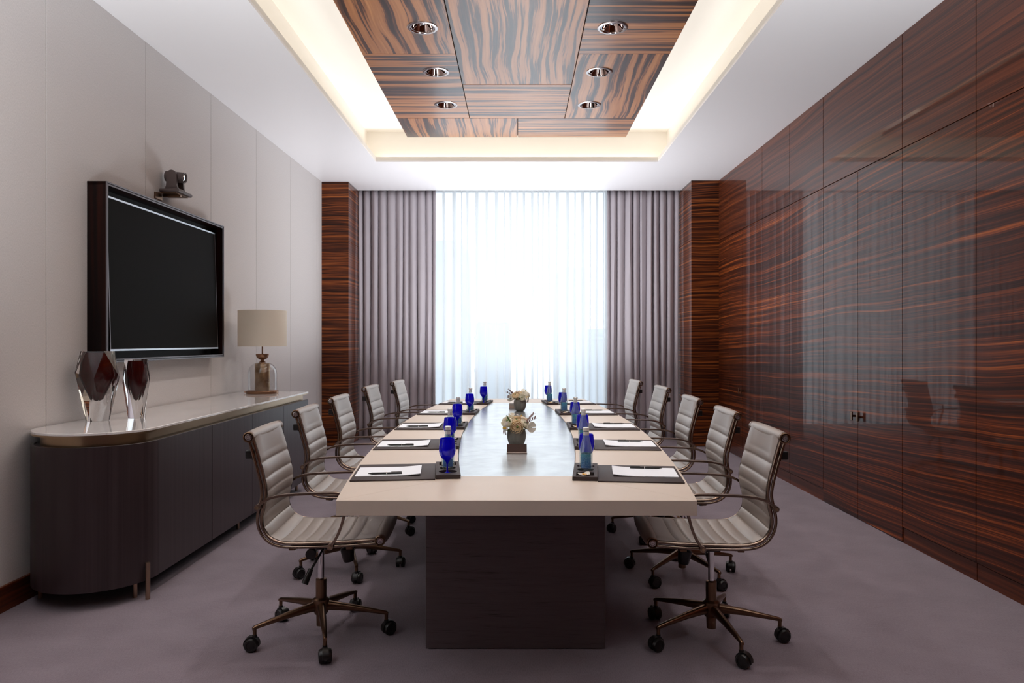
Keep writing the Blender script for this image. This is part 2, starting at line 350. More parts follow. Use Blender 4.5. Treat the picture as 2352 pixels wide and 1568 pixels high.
def prism(bm, poly, z0, z1, ch=0.0, mtx=None):
    """poly counter-clockwise"""
    levels = [(z0, poly)]
    if ch: levels += [(z1-ch, poly), (z1, inset(poly, ch))]
    else: levels += [(z1, poly)]
    rings = []
    for z, pl in levels:
        vs = [bm.verts.new((p[0], p[1], z)) for p in pl]
        if mtx is not None:
            for v in vs: v.co = mtx @ v.co
        rings.append(vs)
    n = len(poly)
    for a, b in zip(rings, rings[1:]):
        for i in range(n): bm.faces.new((a[i], a[(i+1) % n], b[(i+1) % n], b[i]))
    bm.faces.new(rings[0][::-1]); bm.faces.new(rings[-1])

# ------------------------------------------------------------------ the room
ZC = 3.29; YN = -2.0; YF = 10.05
XR = 2.487
WL_ROT = -math.atan(0.007)
def wl(y): return -2.505 + 0.007*y
bm = B(); box(bm, -2.9, 2.9, YN-0.2, YF+0.2, -0.12, 0.0); tag(obj('floor', bm, 'carpet', smooth=0), kind='structure')

ceil = thing('ceiling', None, None, kind='structure')
bm = B()
box(bm, -2.75, OX0, YN, 9.64, ZC, ZC+0.018); box(bm, OX1, 2.75, YN, 9.64, ZC, ZC+0.018)
box(bm, OX0, OX1, YN, OY0, ZC, ZC+0.018); box(bm, OX0, OX1, OY1, 9.64, ZC, ZC+0.018)
obj('soffit', bm, 'ceiling', ceil, smooth=0)
bm = B()
box(bm, OX0-0.014, OX0, OY0-0.014, OY1+0.014, ZC+0.018, ZC+0.055); box(bm, OX1, OX1+0.014, OY0-0.014, OY1+0.014, ZC+0.018, ZC+0.055)
box(bm, OX0, OX1, OY0-0.014, OY0, ZC+0.018, ZC+0.055); box(bm, OX0, OX1, OY1, OY1+0.014, ZC+0.018, ZC+0.055)
obj('cove_lip', bm, 'cove', ceil, smooth=0)
ZR = 3.654
bm = B()
for (x0, x1, y0, y1) in ((OX0-E-0.02, OX0-E, OY0-E, OY1+E), (OX1+E, OX1+E+0.02, OY0-E, OY1+E), (OX0-E, OX1+E, OY0-E-0.02, OY0-E), (OX0-E, OX1+E, OY1+E, OY1+E+0.02)):
    box(bm, x0, x1, y0, y1, ZC+0.015, ZR)
obj('cove_wall', bm, 'cove', ceil, smooth=0)
bm = B(); box(bm, OX0-E-0.02, OX1+E+0.02, OY0-E-0.02, OY1+E+0.02, ZR, ZR+0.03); obj('recess_ceiling', bm, 'cove', ceil, smooth=0)
bm = B(); box(bm, -2.7, 2.7, 9.62, 9.64, ZC+0.015, 3.47); box(bm, -2.7, 2.7, 9.62, YF+0.15, 3.47, 3.50); obj('curtain_pocket', bm, 'ceiling', ceil, smooth=0)
bm = B(); box(bm, -2.9, 2.9, YN, YF+0.2, 3.72, 3.76); obj('roof_slab', bm, 'plaster', ceil, smooth=0)

# ceiling raft of veneered panels
raft = thing('ceiling_raft', None, None, kind='structure')
SX0, SX1 = -0.462, 0.452
ZB = 3.444; g = 0.003
def hole_panel(name, x0, x1, y0, y1, m):
    """panel with round holes where downlights sit"""
    bm = B(); box(bm, x0+g, x1-g, y0+g, y1-g, ZB, ZB+0.02, 0.0015); return obj(name, bm, m, raft, smooth=0)
for (x0, x1, y0, y1, m) in (
    (RX0, SX0, 5.455, 7.033, 'raft_cross'), (RX0, SX0, 3.80, 5.455, 'raft_long'), (RX0, SX0, 2.2, 3.80, 'raft_cross'), (RX0, SX0, RY0, 2.2, 'raft_long'),
    (SX1, RX1, 5.455, 7.033, 'raft_long'), (SX1, RX1, 3.80, 5.455, 'raft_cross'), (SX1, RX1, 2.2, 3.80, 'raft_long'), (SX1, RX1, RY0, 2.2, 'raft_cross'),
    (SX0, SX1, 6.109, 7.033, 'raft_cross'), (SX0, SX1, 3.55, 6.109, 'raft_long'), (SX0, SX1, 2.6, 3.55, 'raft_cross'), (SX0, SX1, RY0, 2.6, 'raft_long'),
    (RX0, 0.0, 7.033, RY1, 'raft_long'), (0.0, RX1, 7.033, RY1, 'raft_cross')):
    hole_panel('panel', x0, x1, y0, y1, m)
bm = B(); box(bm, RX0+0.004, RX1-0.004, RY0+0.004, RY1-0.004, ZB+0.019, ZB+0.05); obj('backing_board', bm, 'gap', raft, smooth=0)
bm = B()
for x in (-0.8, 0.8):
    for y in (1.8, 3.6, 5.4, 7.2): cyl(bm, (x, y, ZB+0.05), (x, y, ZR), 0.006, n=8)
obj('hanger_rods', bm, 'steel', raft)
# downlights
def make_downlight():
    r = thing('downlight', '', 'downlight', group='recessed downlights in the wooden ceiling panels')
    bm = B(); lathe(bm, [(0.084, -0.001), (0.086, -0.007), (0.098, -0.007), (0.105, -0.003), (0.105, 0.0), (0.084, 0.0), (0.084, -0.001)], 40); obj('rim', bm, 'steel', r)
    bm = B(); lathe(bm, [(0.085, -0.0055), (0.082, 0.0), (0.074, 0.0)], 40)
    obj('inner_edge', bm, M['chrome'], r)  # chrome ring along the inner edge of the rim
    bm = B(); lathe(bm, [(0.0835, -0.003), (0.080, 0.004), (0.072, 0.030), (0.056, 0.060)], 40); obj('reflector', bm, 'redglass_dark', r)
    bm = B(); lathe(bm, [(0.057, 0.058), (0, 0.058)], 32); obj('throat', bm, 'black', r, smooth=0)
    bm = B(); lathe(bm, [(0.026, 0.058), (0.030, 0.040), (0.022, 0.026), (0.0, 0.020)], 24); obj('lamp', bm, 'chrome', r)
    return r
M['redglass_dark'] = mat('downlight_reflector', (0.50, 0.38, 0.34), 0.03, metal=1.0)
dl0 = make_downlight()
ys = [6.63, 5.82, 4.998, 4.18, 3.37, 2.55]
ordn = ['farthest', 'second farthest', 'third from the curtains', 'fourth from the curtains', 'fifth from the curtains', 'sixth from the curtains']
first = True
for side, x in (('left', -0.651), ('right', 0.650)):
    for k, y in enumerate(ys[:4] if True else ys):
        d = dl0 if first else copy_tree(dl0); first = False
        d.location = (x, y, ZB)
        d['label'] = 'round chromed ceiling downlight, %s in the %s row' % (ordn[k], side)

def glow(x, y):
    d = bpy.data.lights.new('downlight_glow', 'SPOT'); d.energy = 26; d.spot_size = math.radians(125); d.spot_blend = 1.0; d.shadow_soft_size = 0.06; d.color = (1.0, 0.97, 0.94)
    o = bpy.data.objects.new('downlight_glow', d); o.location = (x, y, ZB-0.012); C.objects.link(o)
for x in (-0.651, 0.650):
    for y in ys[:5]: glow(x, y)
# holes for the downlights through the raft
b2 = B()
for x in (-0.651, 0.650):
    for y in ys[:4]: cyl(b2, (x, y, ZB-0.05), (x, y, ZB+0.12), 0.0865, n=40)
m2 = bpy.data.meshes.new('cut'); b2.to_mesh(m2); b2.free(); cutter = bpy.data.objects.new('cut', m2); C.objects.link(cutter)
bpy.context.view_layer.update()
for o in list(raft.children):
    if o.name.startswith(('panel', 'backing')):
        md = o.modifiers.new('b', 'BOOLEAN'); md.operation = 'DIFFERENCE'; md.object = cutter; md.solver = 'EXACT'
dg = bpy.context.evaluated_depsgraph_get(); res = [(o, bpy.data.meshes.new_from_object(o.evaluated_get(dg))) for o in raft.children if o.modifiers]
for o, me in res: o.modifiers.clear(); o.data = me
bpy.data.objects.remove(cutter)

# left wall with upholstered panels
wlo = thing('wall_left', None, None, (-2.505, 0, 0), WL_ROT, kind='structure')
bm = B(); box(bm, -0.25, -0.02, YN-0.1, YF+0.15, 0, 3.8); obj('backing', bm, 'gap', wlo, smooth=0)
seams = [YN, -1.21, -0.20, 0.81, 1.82, 2.83, 3.843, 4.857, 5.873, 6.87, 7.88, 8.89, YF+0.1]
for y0, y1 in zip(seams, seams[1:]):
    bm = B(); box(bm, -0.022, 0.0, y0+0.0022, y1-0.0022, 0.0, ZC, 0.001, 1); obj('fabric_panel', bm, 'fabric', wlo, smooth=0)
bl = thing('baseboard_left', None, None, (-2.505, 0, 0), WL_ROT, kind='structure')
bm = B(); box(bm, -0.005, 0.014, YN, 9.12, 0, 0.125, 0.002); obj('skirting_board', bm, 'ebony_plinth', bl, smooth=0)

# right wall
wr = thing('wall_right', None, None, kind='structure')
bm = B(); box(bm, XR+0.018, XR+0.25, YN-0.1, YF+0.15, 0, 3.8); obj('backing', bm, 'gap', wr, smooth=0)
ZT = 2.548; gp = 0.0025
edges = [YN, -0.62, 0.14, 0.92, 1.68, 2.44, 3.20, 3.968, 4.729, 5.955, 6.69, 7.44, 8.60, 9.10]
for i, (y0, y1) in enumerate(zip(edges, edges[1:])):
    ups = [(y0, y1)]
    for (a, b_) in ups:
        bm = B(); box(bm, XR, XR+0.022, a+gp, b_-gp, ZT+gp, ZC, 0.0015); obj('upper_panel', bm, 'ebony_upper', wr, smooth=0)
    if (y0, y1) in ((4.729, 5.955), (7.44, 8.60)): continue
    bm = B(); box(bm, XR, XR+0.022, y0+gp, y1-gp, 0.102, ZT-gp, 0.0015); obj('lower_panel', bm, 'ebony_wall', wr, smooth=0)
    bm = B(); box(bm, XR+0.006, XR+0.024, y0+gp, y1-gp, 0.0, 0.098, 0.001); obj('plinth_panel', bm, 'ebony_plinth', wr, smooth=0)
for n, (y0, y1, ym) in enumerate(((4.729, 5.955, 5.345), (7.44, 8.60, 8.10))):
    d = thing('door_%d' % (n+1), None, None, kind='structure')
    for a, b_, hy in ((y0, ym, ym-0.045), (ym, y1, ym+0.045)):
        bm = B(); box(bm, XR, XR+0.022, a+gp*0.6, b_-gp*0.6, 0.006, ZT-gp, 0.0015); leaf = obj('door_leaf', bm, 'ebony_wall', d, smooth=0)
        bm = B(); box(bm, XR-0.030, XR-0.022, hy-0.014, hy+0.014, 0.72, 0.785, 0.002); box(bm, XR-0.024, XR+0.002, hy-0.006, hy+0.006, 0.745, 0.76)
        obj('door_handle', bm, 'bronze_dark', leaf)

# columns either side of the window
def column(nm, x0, x1, y0):
    c = thing(nm, None, None, kind='structure')
    for z0, z1 in ((0.102, ZT-0.002), (ZT+0.002, ZC)):
        bm = B(); box(bm, x0, x1, y0, 10.2, z0, z1, 0.0015); obj('veneer_panel', bm, 'ebony_column', c, smooth=0)
    bm = B(); box(bm, x0-0.0, x1, y0+0.006, 10.2, 0, 0.1, 0.001); obj('plinth_panel', bm, 'ebony_column', c, smooth=0)
    return c
column('wall_column', wl(9.1)-0.05, -2.107, 9.11); column('wall_column', 2.148, XR+0.05, 9.04)

# far wall and window
wf = thing('wall_far', None, None, kind='structure')
bm = B(); box(bm, -2.9, -1.98, YF, YF+0.2, 0, 3.76); box(bm, 2.02, 2.9, YF, YF+0.2, 0, 3.76); box(bm, -2.1, 2.14, YF, YF+0.2, 3.42, 3.76); box(bm, -2.1, 2.14, YF, YF+0.2, 0, 0.10)
obj('wall_surface', bm, 'plaster', wf, smooth=0)
win = thing('window_1', None, None, kind='structure')
bm = B()
xs = [-1.98, -1.16, 1.24, 2.02]
for x in xs: box(bm, x-0.03, x+0.03, YF+0.02, YF+0.09, 0.1, 3.42, 0.004)
for z in (0.13, 3.39): box(bm, -2.1, 2.14, YF+0.03, YF+0.08, z-0.03, z+0.03, 0.004)
obj('window_frame', bm, 'alu', win, smooth=0)
for a, b_ in zip(xs, xs[1:]):
    for z0, z1 in ((0.16, 3.36),):
        bm = B(); box(bm, a+0.03, b_-0.03, YF+0.05, YF+0.056, z0, z1); obj('pane', bm, 'pane', win, smooth=0)
# near wall behind the camera
wn = thing('wall_near', None, None, kind='structure')
bm = B(); box(bm, -2.9, 2.9, YN-0.15, YN, 0, 3.76)
obj('wall_surface', bm, 'ebony_column', wn, smooth=0)

# buildings outside, veiled by the voile
def building(x0, x1, y, ztop, label, d=12):
    b = thing('building', label, 'building', ((x0+x1)/2, y, -30))
    bm = B(); w = (x1-x0)/2; box(bm, -w, w, 0, d, 0, ztop+30); obj('wall', bm, 'building', b, smooth=0)
    bm = B()
    for k in range(int((ztop+30)/3.2)): box(bm, -w-0.1, w+0.1, -0.12, 0.1, 3.2*k+2.7, 3.2*k+3.0)
    obj('floor_bands', bm, 'building', b, smooth=0)['kind'] = 'stuff'
building(-9.2, -4.6, 60, 9.6, 'pale tower block seen faintly through the left part of the sheer curtain')
building(-4.2, -0.8, 72, 3.2, 'low pale block seen faintly behind the middle of the sheer curtain')
building(3.6, 5.9, 62, 7.6, 'narrow tower seen faintly through the right part of the sheer curtain')
building(6.1, 12.0, 75, 2.6, 'low wide block seen faintly at the right edge of the sheer curtain')

# curtains
def curtain_mesh(bm, x0, x1, y, amp, wl_, z0, z1, seed, tilt=0.25, nz=14, irregular=0.3, sub=10):
    rnd = random.Random(seed); n = max(3, int(round((x1-x0)/wl_)))
    ws = [wl_*(1+rnd.uniform(-irregular, irregular)) for _ in range(n)]; s = (x1-x0)/sum(ws); ws = [w*s for w in ws]
    amps = [amp*rnd.uniform(0.65, 1.15) for _ in range(n)]; ph = [rnd.uniform(-1, 1) for _ in range(n)]
    cols = []; x = x0
    for i in range(n):
        for j in range(sub):
            f = j/sub; cols.append((x + ws[i]*f, i, f, ws[i]))
        x += ws[i]
    cols.append((x1, n-1, 1.0, ws[-1]))
    rows = []
    for k in range(nz+1):
        z = z0 + (z1-z0)*k/nz; row = []; dn = 1-k/nz
        for (cx, i, f, w) in cols:
            am = amps[i]*(0.75+0.35*dn*ph[i]**2+0.15*math.sin(3*dn+ph[i]*5))
            yy = y - am*math.cos(2*PI*f) + 0.006*math.sin(cx*23+z*1.3)
            xx = cx + tilt*w*math.sin(2*PI*f)*0.9 + 0.012*math.sin(2.2*dn*PI/2+i*1.7)*dn
            row.append(bm.verts.new((min(max(xx, x0-0.01), x1+0.01), yy, z)))
        rows.append(row)
    for a, b_ in zip(rows, rows[1:]):
        for i in range(len(a)-1): bm.faces.new((a[i], a[i+1], b_[i+1], b_[i]))
def drape(x0, x1, seed, label):
    bm = B(); curtain_mesh(bm, x0, x1, 9.735, 0.075, 0.098, 0.012, 3.40, seed)
    o = obj('curtain', bm, 'drape', smooth=80); md = o.modifiers.new('thickness', 'SOLIDIFY'); md.thickness = 0.003
    tag(o, label, 'curtain', 'heavy drapes framing the window')
drape(-2.100, -1.085, 3, 'mauve-grey pleated satin drape left of the white sheer curtain')
drape(1.185, 2.135, 11, 'mauve-grey pleated satin drape right of the white sheer curtain')
bm = B(); curtain_mesh(bm, -1.6, 1.7, 9.90, 0.042, 0.105, 0.012, 3.42, 5, tilt=0.42, irregular=0.5)
o = obj('sheer_curtain', bm, 'sheer', smooth=80); tag(o, 'translucent white sheer curtain glowing with daylight between the grey drapes', 'curtain')
for xx0, xx1, yy in ((-2.09, 2.13, 9.74), (-2.09, 2.13, 9.90)):
    pass
bm = B(); box(bm, -2.09, 2.13, 9.725, 9.755, 3.405, 3.425); box(bm, -2.09, 2.13, 9.885, 9.915, 3.425, 3.445)
tag(obj('curtain_track', bm, 'alu', smooth=0), kind='structure')

# ------------------------------------------------------------------ conference table
TC = 4.785; TX = -0.004
def hw(y): return 0.775 - 0.150*((y-TC)/2.255)**2
def ihw(y): return 0.330 - 0.102*((y-TC)/1.795)**2
table = thing('conference_table', 'long boat-shaped conference table with tan leather top, metallic inlay and dark wood base', 'table', (TX, TC, 0))
T0, T1, I0, I1 = 2.53-TC, 7.04-TC, 2.99-TC, 6.58-TC
def tp(name, poly, m, z0=0.698, z1=0.75, ch=0.0012):
    bm = B(); prism(bm, poly, z0, z1, ch); return obj(name, bm, m, table, smooth=20)
H0, IH0 = hw(T0+TC), ihw(I0+TC)
tp('top_panel', [(-H0, T0), (H0, T0), (IH0+0.003, I0), (-IH0-0.003, I0)], 'table_leather')
tp('top_panel', [(-IH0-0.003, I1), (IH0+0.003, I1), (H0, T1), (-H0, T1)], 'table_leather')
N = 40
outer = [(hw(T0+TC+(T1-T0)*i/N), T0+(T1-T0)*i/N) for i in range(N+1)]
inner = [(ihw(I0+TC+(I1-I0)*i/N)+0.003, I0+(I1-I0)*i/N) for i in range(N+1)]
tp('top_panel', outer + inner[::-1], 'table_leather')
tp('top_panel', [(-x, y) for x, y in (outer[::-1] + inner)], 'table_leather')
jy = 0.05
for a, b_ in ((I0+0.003, jy-0.0007), (jy+0.0007, I1-0.003)):
    k = 24; r = [(ihw(a+TC+(b_-a)*i/k), a+(b_-a)*i/k) for i in range(k+1)]
    tp('inlay_panel', r + [(-x, y) for x, y in r[::-1]], 'inlay', 0.715, 0.7488, 0.0006)
bm = B(); k = 24; r = [(ihw(I0+TC+(I1-I0)*i/k)-0.01+0.02, I0-0.05+(I1-I0+0.1)*i/k) for i in range(k+1)]
prism(bm, r + [(-x, y) for x, y in r[::-1]], 0.690, 0.712); obj('sub_frame', bm, 'gap', table, smooth=0)
bm = B(); k = 24; b0, b1 = 3.09-TC, 6.48-TC
r = [(0.50-0.122*((b0+(b1-b0)*i/k)/1.695)**2, b0+(b1-b0)*i/k) for i in range(k+1)]
prism(bm, [(x-0.006, y) for x, y in r] + [(-x-0.006, y) for x, y in r[::-1]], 0.004, 0.6975); obj('base', bm, 'wenge_h', table, smooth=25)
bm = B(); r = [(x-0.02, y*0.99) for x, y in r]
prism(bm, r + [(-x, y) for x, y in r[::-1]], 0.0, 0.004); obj('foot', bm, 'black', table, smooth=0)

# ------------------------------------------------------------------ chairs
RAIL = [(0.287, 0.469), (0.20, 0.462), (0.10, 0.4575), (0.0, 0.4555), (-0.07, 0.4555), (-0.115, 0.459), (-0.155, 0.472), (-0.185, 0.498), (-0.203, 0.535),
        (-0.206, 0.578), (-0.196, 0.625), (-0.189, 0.67), (-0.195, 0.72), (-0.210, 0.78), (-0.226, 0.84), (-0.246, 0.906)]
rail = catmull([(x, 0, z) for x, z in RAIL], 8)
def resample(pts, ds):
    out = [pts[0].copy()]; acc = 0.0; L = []
    cum = [0]
    for a, b_ in zip(pts, pts[1:]): cum.append(cum[-1]+(b_-a).length)
    tot = cum[-1]; n = int(tot/ds); res = []; j = 0
    for i in range(n+1):
        s = tot*i/n
        while j < len(cum)-2 and cum[j+1] < s: j += 1
        f = (s-cum[j])/max(cum[j+1]-cum[j], 1e-9); res.append((pts[j].lerp(pts[j+1], f), s))
    return res, tot
RS, RT = resample(rail, 0.004)
def sling(s0, s1, seams):
    """ribbed padded leather between arc lengths s0..s1"""
    bm = B(); ny = 12; top = []; bot = []
    idx = [i for i, (p, s) in enumerate(RS) if s0-1e-6 <= s <= s1+1e-6]
    for i in idx:
        p, s = RS[i]; a = RS[max(i-1, 0)][0]; b_ = RS[min(i+1, len(RS)-1)][0]; tg = (b_-a).normalized()
        nr = Vector((tg.z, 0, -tg.x)); nr = nr if True else -nr
        # normal towards the sitter
        lo = max([q for q in seams if q <= s+1e-9], default=0.0); hi = min([q for q in seams if q > s+1e-9], default=RT)
        f = (s-lo)/max(hi-lo, 1e-6)
        if s < seams[1] or s > seams[-2]: f = (0.5 if s < seams[1] else 0.5)*1.0 + (0.5*max(0, (s-seams[1]+0.03)/0.03) if s < seams[1] else -0.5*max(0, (seams[-2]+0.03-s)/0.03))
        bul = (max(0.0, math.sin(PI*f)))**0.36*0.0100
        rt, rb = [], []
        for j in range(ny+1):
            y = -0.205+0.41*j/ny; e = 1-(abs(y)/0.205)**2.0; ed = min(1.0, (0.205-abs(y))/0.02)
            sag = -0.012*e*min(1.0, s/0.08, (RT-s)/0.08)
            rt.append(bm.verts.new(p + nr*(0.012+sag+bul*(0.35+0.65*ed)) + Vector((0, y, 0))))
            rb.append(bm.verts.new(p + nr*(-0.001+sag) + Vector((0, y, 0))))
        top.append(rt); bot.append(rb)
    for S in (top, bot):
        for a, b_ in zip(S, S[1:]):
            for j in range(ny): bm.faces.new((a[j], a[j+1], b_[j+1], b_[j]))
    for j in (0, ny):
        for i in range(len(top)-1): bm.faces.new((top[i][j], top[i+1][j], bot[i+1][j], bot[i][j]))
    for i in (0, len(top)-1):
        for j in range(ny): bm.faces.new((top[i][j], top[i][j+1], bot[i][j+1], bot[i][j]))
    return bm
seams_ = [0.0, 0.105]; q = 0.105
while q < RT-0.135: q += 0.0515; seams_.append(q)
seams_[-1] = RT-0.118 if RT-0.118 > seams_[-2]+0.03 else seams_[-1]
seams_.append(RT)
split = min(seams_, key=lambda s: abs(s-0.50))
split = RS[min(range(len(RS)), key=lambda i: abs(RS[i][1]-split))][1]
def roll(p, dx):
    bm = B(); n = 12; prof = [(0, -0.207)] + [(0.0215+dx*(1-(2*i/n-1)**2)**0.6, -0.207+0.414*i/n) for i in range(n+1)] + [(0, 0.207)]
    lathe(bm, prof, 24, Matrix.Translation((p[0], 0, p[1])) @ Matrix.Rotation(-PI/2, 4, 'X')); return bm
def make_chair():
    r = thing('office_chair', '', 'chair', group='ribbed leather chairs around the conference table')
    obj('seat', sling(0.0, split, seams_), 'chair_leather', r, smooth=60)
    obj('backrest', sling(split, RT, seams_), 'chair_leather', r, smooth=60)
    f0 = RAIL[0]; t0 = RAIL[-1]
    obj('front_roll', roll((f0[0]+0.002, f0[1]+0.004), 0.010), 'chair_leather', r); obj('top_roll', roll((t0[0]-0.002, t0[1]), 0.004), 'chair_leather', r)
    for s in (-1, 1):
        for (px, pz) in ((f0[0]+0.002, f0[1]+0.004), (t0[0]-0.002, t0[1])):
            bm = B(); mt = Matrix.Translation((px, s*0.205, pz)) @ Matrix.Rotation(-s*PI/2, 4, 'X')
            lathe(bm, [(0.0225, 0.0), (0.0225, 0.019), (0.0190, 0.021), (0.0170, 0.018), (0.0150, 0.016), (0.0, 0.016)], 24, mt)
            rc = obj('roll_cap', bm, 'bronze_dark', r, smooth=25)
            bm = B(); lathe(bm, [(0.0140, 0.016), (0.0135, 0.020), (0.0110, 0.0205), (0.0095, 0.018), (0.0085, 0.0205), (0.003, 0.0205), (0.002, 0.017), (0, 0.017)], 24, mt)
            obj('disc', bm, 'steel', rc, smooth=25)
        bm = B()
        for off in (-0.0075, 0.0075):
            pts = []
            for i, p in enumerate(rail):
                a = rail[max(i-1, 0)]; b_ = rail[min(i+1, len(rail)-1)]; tg = (b_-a).normalized(); nr = Vector((tg.z, 0, -tg.x))
                pts.append(p + nr*off + Vector((0, s*0.213, 0)))
            sweep(bm, pts, circ(0.0066, 8))
        obj('side_rail', bm, 'bronze', r, smooth=60)
        ya = s*0.243
        pts = catmull([(x, ya, z) for x, z in ((-0.204, 0.622), (-0.186, 0.642), (-0.15, 0.660), (-0.09, 0.671), (0.0, 0.675), (0.08, 0.677), (0.125, 0.674), (0.150, 0.655), (0.152, 0.62), (0.143, 0.575), (0.130, 0.53), (0.112, 0.49), (0.089, 0.4566))], 5)
        bm = B(); sweep(bm, pts, [(-0.0045, -0.009), (0.0045, -0.009), (0.0055, -0.006), (0.0055, 0.006), (0.0045, 0.009), (-0.0045, 0.009), (-0.0055, 0.006), (-0.0055, -0.006)])
        for (px, pz) in ((-0.204, 0.622), (0.089, 0.4566)):
            cyl(bm, (px, s*0.220, pz), (px, s*0.253, pz), 0.0125, n=18)
        obj('armrest', bm, 'bronze', r, smooth=40)
        for (px, pz) in ((-0.204, 0.622), (0.089, 0.4566)):
            bm = B(); cyl(bm, (px, s*0.250, pz), (px, s*0.256, pz), 0.0065, n=12); obj('bolt', bm, 'brass', r)
    # cross members
    bm = B(); pts = [Vector((-0.234-0.026*(1-(j/8-1)**4), -0.20+0.4*j/16, 0.832)) for j in range(17)]
    sweep(bm, pts, [(-0.006, -0.022), (0.006, -0.022), (0.006, 0.022), (-0.006, 0.022)], up=Vector((0, 0, 1)))
    box(bm, -0.266, -0.228, -0.208, -0.188, 0.815, 0.850, 0.003); box(bm, -0.266, -0.228, 0.188, 0.208, 0.815, 0.850, 0.003)
    obj('back_stretcher', bm, 'plastic', r)
    for x in (-0.075, 0.16):
        bm = B(); box(bm, x-0.014, x+0.014, -0.21, 0.21, 0.434, 0.446, 0.002); obj('seat_stretcher', bm, 'bronze_dark', r)
    bm = B(); box(bm, -0.105, 0.15, -0.05, 0.05, 0.402, 0.436, 0.008, 2); box(bm, -0.035, 0.035, -0.035, 0.035, 0.385, 0.41, 0.006, 2)
    box(bm, -0.10, -0.07, -0.11, 0.11, 0.41, 0.435, 0.005); box(bm, 0.14, 0.165, -0.11, 0.11, 0.41, 0.435, 0.005)
    obj('tilt_mechanism', bm, 'plastic', r)
    bm = B(); mt = Matrix.Translation((0.11, 0, 0.405)) @ Matrix.Rotation(PI-0.15, 4, 'Y')
    lathe(bm, [(0, 0), (0.017, 0), (0.017, 0.018), (0.0285, 0.022), (0.030, 0.030), (0.024, 0.078), (0.021, 0.082), (0, 0.082)], 24, mt); obj('tension_knob', bm, 'plastic', r)
    bm = B(); cyl(bm, (-0.02, -0.05, 0.395), (-0.02, -0.105, 0.39), 0.006, n=10); cyl(bm, (-0.02, -0.10, 0.39), (-0.02, -0.118, 0.39), 0.022, n=20)
    pts = [Vector(p) for p in ((0.03, -0.06, 0.41), (0.02, -0.11, 0.39), (-0.005, -0.135, 0.345), (-0.02, -0.145, 0.315))]
    sweep(bm, pts, circ(0.005, 8), up=Vector((1, 0, 0.2)))
    cyl(bm, (-0.012, -0.14, 0.335), (-0.036, -0.155, 0.278), 0.010, 0.015, 12)
    obj('lever', bm, 'plastic', r)
    bm = B(); cyl(bm, (0, 0, 0.24), (0, 0, 0.39), 0.0133, n=20); obj('gas_piston', bm, 'chrome', r)
    bm = B(); lathe(bm, [(0, 0.252), (0.018, 0.252), (0.0235, 0.249), (0.0235, 0.16), (0.0215, 0.10), (0.0205, 0.044), (0, 0.044)], 24)
    obj('column', bm, 'bronze_dark', r)
    bm = B(); lathe(bm, [(0, 0.168), (0.026, 0.168), (0.036, 0.160), (0.037, 0.150), (0.034, 0.110), (0.028, 0.096), (0, 0.096)], 28); obj('hub', bm, 'bronze_dark', r)
    bm = B()
    ringp = [(0.025, 0.132, 0.017, 0.023), (0.06, 0.129, 0.0165, 0.019), (0.14, 0.121, 0.0145, 0.0145), (0.22, 0.109, 0.0115, 0.0110), (0.288, 0.098, 0.0085, 0.0085), (0.298, 0.094, 0.0075, 0.0065)]
    rg = []
    for x, z, w, h in ringp: rg.append([bm.verts.new((x, w*math.copysign(abs(math.cos(a))**0.8, math.cos(a)), z+h*math.copysign(abs(math.sin(a))**0.8, math.sin(a)))) for a in [2*PI*i/12 for i in range(12)]])
    for a, b_ in zip(rg, rg[1:]):
        for i in range(12): bm.faces.new((a[i], a[(i+1) % 12], b_[(i+1) % 12], b_[i]))
    bm.faces.new(rg[0]); bm.faces.new(rg[-1])
    cyl(bm, (0.289, 0, 0.100), (0.289, 0, 0.060), 0.0085, 0.0075, n=12)
    leg = obj('leg', bm, 'bronze_dark', r, smooth=50)
    bm = B()
    for s in (-1, 1):
        mt = Matrix.Translation((0.012, s*0.005, 0.029)) @ Matrix.Rotation(-s*PI/2, 4, 'X')
        lathe(bm, [(0, 0), (0.026, 0), (0.029, 0.003), (0.029, 0.014), (0.025, 0.020), (0.017, 0.0215), (0.016, 0.019), (0, 0.020)], 24, mt)
    for k in range(9):
        pass
    # hood over the wheels
    pts = [Vector((0.012+0.0315*math.cos(a), 0, 0.029+0.0325*math.sin(a))) for a in [math.radians(-8+ (196)*i/10) for i in range(11)]]
    sweep(bm, pts, [(-0.002, -0.012), (0.002, -0.012), (0.002, 0.012), (-0.002, 0.012)])
    cyl(bm, (0, 0, 0.05), (0, 0, 0.068), 0.010, n=12)
    cas = obj('caster', bm, 'plastic', leg, smooth=40, loc=(0.289, 0, 0))
    for k in range(1, 5): copy_tree(leg, r).rotation_euler = (0, 0, k*2*PI/5)
    return r
chair0 = make_chair()
spin = [[40, 200, 120, -60, 10], [150, 20, -80, 100, 60], [0, 90, 180, 270, 45], [200, 30, 60, -30, 100], [15, 60, 200, 120, 0]]
place_words = ['nearest to the camera', 'second from the camera', 'in the middle of the row', 'second from the curtains', 'closest to the curtains']
LC = [(-0.872, 3.245, 3), (-0.965, 4.20, 2), (-0.985, 5.04, 0), (-1.0, 6.19, -2), (-0.90, 6.97, -3)]
RC = [(0.850, 3.212, -2), (0.915, 4.07, -2), (0.935, 4.96, 0), (0.957, 6.08, 2), (0.895, 7.06, 3)]
first = True
